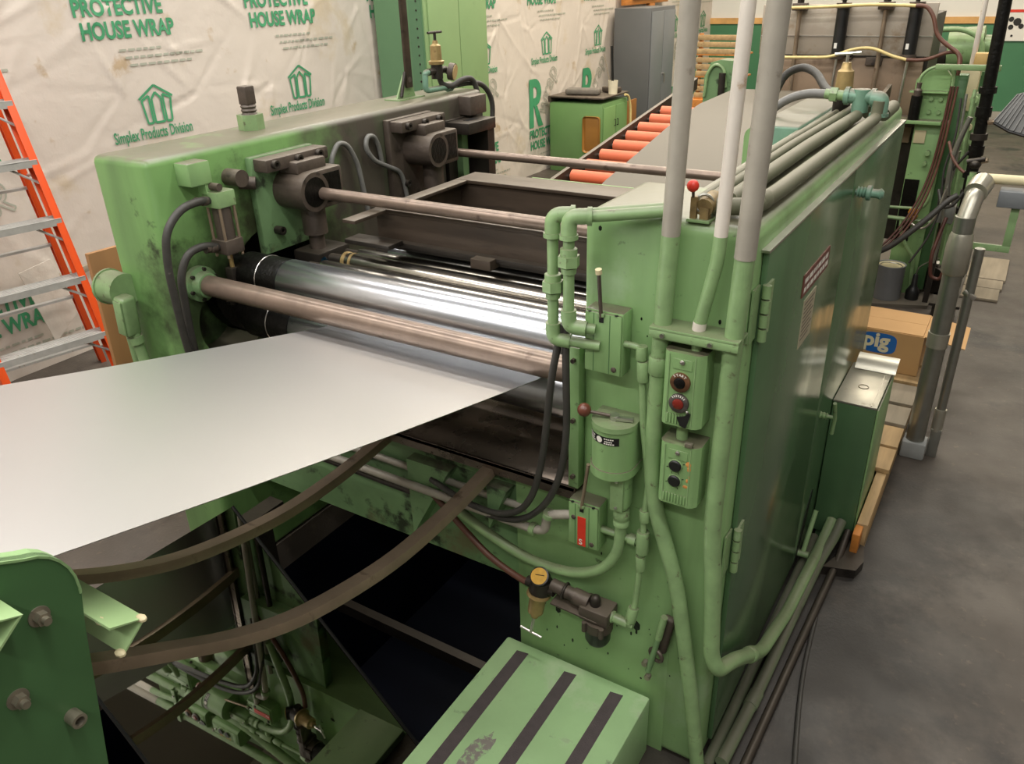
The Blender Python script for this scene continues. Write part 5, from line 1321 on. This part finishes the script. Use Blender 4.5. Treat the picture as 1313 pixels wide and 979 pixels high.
# machines beyond: gear head and motor, boxes
t = thing('gear_motor', 'pale green gear head and motor behind the second machine', 'motor', (-.15, 5.6, 0))
obj('gear_head', B().cyl((-.24, 5.55, 1.30), (-.02, 5.55, 1.32), .14, n=24).cyl((-.02, 5.55, 1.32), (.06, 5.55, 1.32), .08, n=20), GREEN_GRIMY if False else GREEN_PIPE, t)
obj('motor', B().cyl((-.50, 5.5, 1.27), (-.24, 5.5, 1.27), .09, n=20), IRON_DK, t)
obj('motor_fan', B().cyl((-.52, 5.5, 1.27), (-.50, 5.5, 1.27), .095, n=20), M('teal_motor', '3d6a6d', .5), t)
obj('pedestal', B().box(-.4, .05, 5.4, 5.7, 0, 1.17), GREEN_DARK, t)
obj('guard_pipe', B().tube([(-.38, 5.35, 1.44), (-.15, 5.35, 1.45), (-.02, 5.35, 1.38), (.0, 5.35, 1.15)], .018, 10, .1), GREEN_PIPE, t)
t = thing('junction_box', 'cream junction box with white riser pipe behind the second machine', 'junction box', (.02, 4.6, 0))
obj('box', B().box(-.06, .05, 4.55, 4.65, 1.02, 1.27, .006), CREAM_BOX, t)
obj('upper_box', B().box(-.0, .07, 4.55, 4.62, 1.27, 1.36, .006), M('tan_box', 'c9a86a', .5), t)
obj('riser', B().cyl((-.01, 4.62, 1.27), (-.01, 4.62, 2.4), .016, n=10), WHITE_PIPE, t)
obj('stand', B().box(-.02, .02, 4.58, 4.62, 0, 1.02), GREEN_PIPE, t)
t = thing('control_pedestal', 'pale green valve pedestal between the junction box and the dark post', 'pedestal', (.1, 4.4, 0))
obj('pedestal', B().box(.04, .12, 4.35, 4.45, 0, 1.15, .004), GREEN_PIPE, t)
for k in range(5): obj('valve_knob', B().lathe((.06 + (k % 2) * .04, 4.34, .80 + k * .08), (.06 + (k % 2) * .04, 4.25, .80 + k * .08), [(0, .012), (.02, .012), (.022, .024), (.04, .022)], 12), (CHROME, GREEN_BRIGHT, CREAM_BOX)[k % 3], t)
# stacked wooden crates behind
for k in range(3):
    z = .82 + k * .185
    t = thing('wooden_crate', 'slatted wooden crate, %s of the stack by the wall' % ('lowest', 'middle one', 'topmost')[k], 'crate', (-2.1, 6.1, z))
    for s in range(3):
        obj('slat', B().box(-2.30, -1.88, 6.0, 6.015, z + .012 + s * .057, z + .055 + s * .057, .002), WOOD, t)
    obj('bottom_board', B().box(-2.30, -1.88, 6.0, 6.3, z, z + .012), WOOD_OR, t)
    for x in (-2.29, -1.92): obj('corner_post', B().box(x, x + .03, 6.016, 6.05, z + .012, z + .18), WOOD_OR, t)
solo('crate_table', B().box(-2.34, -1.84, 5.95, 6.35, .70, .82, .004).box(-2.30, -2.22, 6.0, 6.3, 0, .70).box(-1.96, -1.88, 6.0, 6.3, 0, .70), WOOD_OR, 'rough wooden table carrying the stacked crates', 'table')

# ================================================================== RIGHT AISLE
t = thing('guard_post', 'fat galvanised guard post with clamp and grey foot beside the aisle', 'post', (.25, 1.9, 0))
obj('post_tube', B().lathe((.25, 1.9, .06), (.25, 1.9, 2), [(0, .035), (.96, .035)], 24), GALV, t)
obj('post_sleeve', B().lathe((.25, 1.9, .80), (.25, 1.9, 2), [(0, .038), (.01, .045), (.11, .045), (.15, .040), (.16, .036)], 24), GALV_BOX, t)
obj('post_head', B().tube([(.25, 1.9, 1.0), (.262, 1.95, 1.10), (.275, 2.02, 1.13)], .033, 18, .06), GALV_BOX, t)
obj('head_flange', B().cyl((.262, 1.94, 1.10), (.275, 2.0, 1.125), .040, n=20), GALV_BOX, t)
obj('foot_clamp', B().box(.205, .298, 1.855, 1.945, 0, .075, .008), M('grey_foot_paint', '8c8e8c', .5, var=.1, scale=20), t, 'grey painted foot')
obj('clamp_band', B().cyl((.25, 1.9, .50), (.25, 1.9, .56), .039, n=24), GALV_BOX, t)
obj('side_tube', B().tube([(.318, 1.93, .13), (.318, 1.93, .90)], .018, 14), GALV, t)
obj('side_tube_end', B().cyl((.318, 1.93, .12), (.318, 1.93, .22), .022, n=14), GALV_BOX, t)
obj('base_lug', B().box(.30, .34, 1.91, 1.95, 0, .13, .004), GALV, t)
obj('clip', B().obox((.320, 1.92, .72), (.05, .015, .02), Matrix.Rotation(.5, 3, 'Y'), .003), CHROME, t)
t = thing('cross_rail', 'galvanised cross rail with grey box and orange end on the guard post', 'rail', (.5, 2.0, 1.0))
obj('rail', B().tube([(.26, 2.03, 1.135), (.45, 2.03, 1.138), (.60, 2.03, 1.142)], .018, 12), CREAM_BOX, t)
obj('grey_box', B().box(.335, .455, 1.98, 2.06, 1.045, 1.105, .004), GREY_CAB, t, 'grey steel box')
obj('end_stop', B().box(.46, .53, 1.99, 2.05, 1.06, 1.115, .004), ORANGE, t, 'orange end')
t = thing('stay_bracket', 'green flat angle bracket under the grey box of the cross rail', 'bracket', (.38, 2.0, .9))
obj('upright', B().box(.385, .412, 2.0, 2.012, .90, 1.045, .001), GREEN_PIPE, t)
obj('arm', B().box(.29, .412, 2.0, 2.012, .875, .90, .001), GREEN_PIPE, t)

# pallet, box, can
t = thing('wooden_pallet', 'low wooden pallet under the cardboard box', 'pallet', (.1, 1.9, 0))
obj('stringer', B().box(.162, .198, 1.12, 2.85, .0, .115, .003), WOOD, t)
obj('stringer', B().box(.02, .05, 1.50, 2.85, .0, .115, .003), WOOD, t)
obj('end_block', B().box(.160, .185, 1.055, 1.118, .02, .11, .003), WOOD_OR, t)
for k, (y0, y1) in enumerate(((1.49, 1.66), (1.68, 1.85), (1.88, 2.05), (2.08, 2.28), (2.31, 2.50), (2.53, 2.72))):
    obj('deck_board', B().box(.015, .205, y0, y1, .1155, .135, .002), GREYWOOD if k in (2, 3) else WOOD, t)
t = thing('cardboard_box', 'open cardboard box with blue oval pig print on the pallet', 'box', (.02, 2.52, .135))
obj('box_body', B().box(-.20, .178, 2.38, 2.385, .1355, .335).box(-.20, .178, 2.665, 2.67, .1355, .335).box(.173, .178, 2.385, 2.665, .1355, .335).box(-.20, -.195, 2.385, 2.665, .1355, .335).box(-.20, .178, 2.38, 2.67, .1355, .14), CARD, t)
obj('flap', B().box(-.20, .172, 2.385, 2.53, .3352, .339), CARD, t)
obj('flap', B().box(-.20, .172, 2.532, 2.67, .3352, .339), CARD, t)
obj('flap', B().obox((.262, 2.525, .322), (.17, .28, .004), Matrix.Rotation(.16, 3, 'Y')), CARD, t, 'open side flap')
lb = B(); V = []
for k in range(40):
    a = 2 * math.pi * k / 40
    ex = abs(math.cos(a)) ** .55 * (1 if math.cos(a) > 0 else -1); ez = abs(math.sin(a)) ** .55 * (1 if math.sin(a) > 0 else -1)
    V.append((-.008 + .078 * ex, .272 + .050 * ez))
pt = obj('print_patch', B().prism(V, 'y', 2.3788, 2.3799), BLUE, t, 'blue rounded print patch')
lb = B(); lettering(lb, 'pig', .098, (-.075, 2.3782, .254), (1, 0, 0), (0, 0, 1), bold=.0035)
obj('print_word', lb, CREAM, pt)
solo('steel_drip_tray', B().box(-.33, .088, 3.30, 4.9, .004, .024, .002), MAT, 'dark flat floor plate carrying the grey can', 'floor plate') if False else None
mt = solo('floor_plate', B().prism([(-.40, 3.52), (.088, 3.69), (.095, 5.3), (-.25, 5.3), (-.40, 4.3)], 'z', 0.0, .02), MAT, 'dark brown flat plate on the floor carrying the grey can', 'plate')
t = thing('paint_can', 'grey metal can with wire handle on the dark floor plate', 'can', (-.15, 3.74, .02))
cn = obj('can_body', B().lathe((-.155, 3.74, .0202), (-.155, 3.74, .3), [(0, .078), (.004, .08), (.20, .08), (.205, .083), (.212, .083), (.212, .076), (.206, .074)], 28), CAN, t)
obj('can_lid', B().cyl((-.155, 3.74, .222), (-.155, 3.74, .2265), .074, n=28), CREAM_BOX, t)
obj('wire_handle', B().tube([(-.235, 3.74, .20), (-.20, 3.70, .25), (-.155, 3.69, .255), (-.10, 3.70, .25), (-.075, 3.74, .20)], .003, 6, .04), CHROME, t)
t = thing('oil_bottle', 'small black oil can with a curved spout beside the grey can', 'oil can', (.0, 3.775, .02))
obj('bottle', B().lathe((-.015, 3.775, .0202), (-.015, 3.775, .3), [(0, .038), (.05, .040), (.07, .028), (.09, .018), (.15, .014), (.16, .008)], 18), BLACK, t)
obj('spout', B().tube([(-.015, 3.775, .175), (-.01, 3.775, .22), (.03, 3.765, .26), (.09, 3.75, .30)], .004, 8, .03), CHROME, t)
for k, (x0, x1, y0, y1, z1) in enumerate(((.235, .46, 4.38, 4.86, .02), (.235, .45, 4.20, 4.37, .018), (.235, .44, 3.98, 4.19, .018))):
    solo('floor_plank', B().box(x0, x1, y0, y1, 0.0, z1, .004), GREYWOOD, ('widest worn pale board lying in the aisle beyond the guard post', 'narrow middle board lying in the aisle between two others', 'shortest pale board lying in the aisle beside the guard post')[k], 'board')
# ribbed grey thing at the frame edge
t = thing('ribbed_guard', 'dark grey ribbed plastic guard hanging out over the aisle', 'guard', (.36, 3.0, 1.1))
P0 = [(.232, 1.19), (.30, 1.155), (.42, 1.125), (.60, 1.11)]
P1 = [(.300, 1.31), (.36, 1.33), (.46, 1.345), (.60, 1.35)]
V = []
for (a, b_) in zip(P0, P1): V += [(a[0], 3.0, a[1]), (b_[0], 3.06, b_[1])]
b = B()
for s_ in (0, .006):
    pass
F = [[0, 2, 3, 1], [2, 4, 5, 3], [4, 6, 7, 5]]
V2 = [(x, y + .006, z) for (x, y, z) in V]
F2 = [[i + 8 for i in reversed(f)] for f in F]
edge = [0, 2, 4, 6, 7, 5, 3, 1]
b.raw(V + V2, F + F2 + [[edge[i], edge[i] + 8, edge[(i + 1) % 8] + 8, edge[(i + 1) % 8]] for i in range(8)])
obj('panel', b, RIBBED, t)
for k in range(14):
    f = k / 13
    def L3(Q):
        s = f * 3; i = min(2, int(s)); u = s - i
        return (Q[i][0] + (Q[i + 1][0] - Q[i][0]) * u, Q[i][1] + (Q[i + 1][1] - Q[i][1]) * u)
    a = L3(P0); c = L3(P1)
    obj('rib', B().tube([(a[0], 2.998, a[1] + .008), (c[0], 3.058, c[1])], .0035, 6), RIBBED, t)
obj('lower_lip', B().tube([(p[0], 2.997, p[1]) for p in P0], .007, 8), BLACK, t)
obj('hanger', B().tube([(.58, 3.06, 1.34), (.62, 3.1, 1.5), (.62, 3.1, 2.6)], .012, 8), IRON_DK, t)
# notice on the back wall
t = thing('wall_notice', 'white safety notice with red top bar on the far green wall', 'sign', (-.05, 11.17, .97))
obj('board', B().box(-.235, .20, 11.155, 11.175, .97, 1.33), SIGN_W, t)
obj('red_bar', B().box(-.235, .20, 11.150, 11.155, 1.30, 1.33), RED, t)
for k, (x, z, s) in enumerate(((-.17, 1.20, .035), (-.10, 1.22, .03), (-.03, 1.19, .045), (-.09, 1.13, .03), (-.18, 1.10, .02), (-.15, 1.03, .018), (-.06, 1.03, .014), (.02, 1.14, .03), (-.19, 1.24, .015))):
    obj('picture_mark', B().cyl((x, 11.155, z), (x, 11.150, z), s, n=9), BLACK_INK, t)

# loose lines beside the green column
TANGLE = [('thin black', RUBBER, .006, [(.03, 3.72, 1.20), (.045, 3.70, 1.0), (.02, 3.68, .82), (.05, 3.66, .62), (.02, 3.62, .45), (-.05, 3.58, .30)]),
          ('pale grey', GALV, .008, [(.05, 3.74, 1.22), (.06, 3.72, 1.02), (.075, 3.70, .85), (.055, 3.68, .66), (.08, 3.66, .48), (.07, 3.64, .30)]),
          ('dull green', GREEN_PIPE, .010, [(.085, 3.78, 1.24), (.09, 3.76, 1.0), (.10, 3.74, .75), (.105, 3.72, .50), (.11, 3.70, .28)]),
          ('dark brown', BROWN_HOSE, .008, [(.02, 3.66, .98), (.06, 3.60, .90), (.10, 3.58, .86), (.13, 3.57, .84)]),
          ('slack black', RUBBER, .009, [(.02, 3.64, .72), (.06, 3.56, .64), (.11, 3.54, .66), (.15, 3.55, .74)]),
          ('low silver', CHROME, .007, [(-.08, 3.62, .52), (-.02, 3.58, .50), (.03, 3.56, .56), (.05, 3.57, .66), (.06, 3.58, .74)])]
for nm, mt_, r_, pts in TANGLE:
    hose('%s line in the tangle between the green column and the dark post' % nm, pts, r_, mt_, bend=.06)

# sets of like things
GROUPS = {'machine_housing': 'side housings of the roller machine', 'work_roll': 'large work rolls', 'leveller_roll': 'thin leveller rolls', 'tie_rod': 'steel rods across the machine',
          'gear_block': 'gear blocks on the ladder-side housing', 'upright_conduit': 'upright conduits at the housing corner', 'push_button_station': 'push button boxes', 'lever_switch': 'lever switches',
          'elbow_pipe': 'elbow pipes at the housing edge', 'top_conduit': 'conduits on the housing top', 'floor_conduit': 'conduits on the floor by the door', 'cross_pipe': 'pipes under the drip pan',
          'guide_bar': 'curved guide bars', 'air_regulator': 'brass air regulators', 'wooden_crate': 'stacked wooden crates', 'floor_plank': 'boards lying in the aisle', 'metal_strip': 'lengths of metal strip',
          'hose': 'hoses', 'hose_fitting': 'fittings on the small air cylinder', 'conduit_body': 'green conduit fittings', 'cable': 'loose cables'}
for o in list(COL.objects):
    if o.parent is None and 'category' in o:
        g_ = GROUPS.get(o.name.split('.')[0])
        if g_: o['group'] = g_
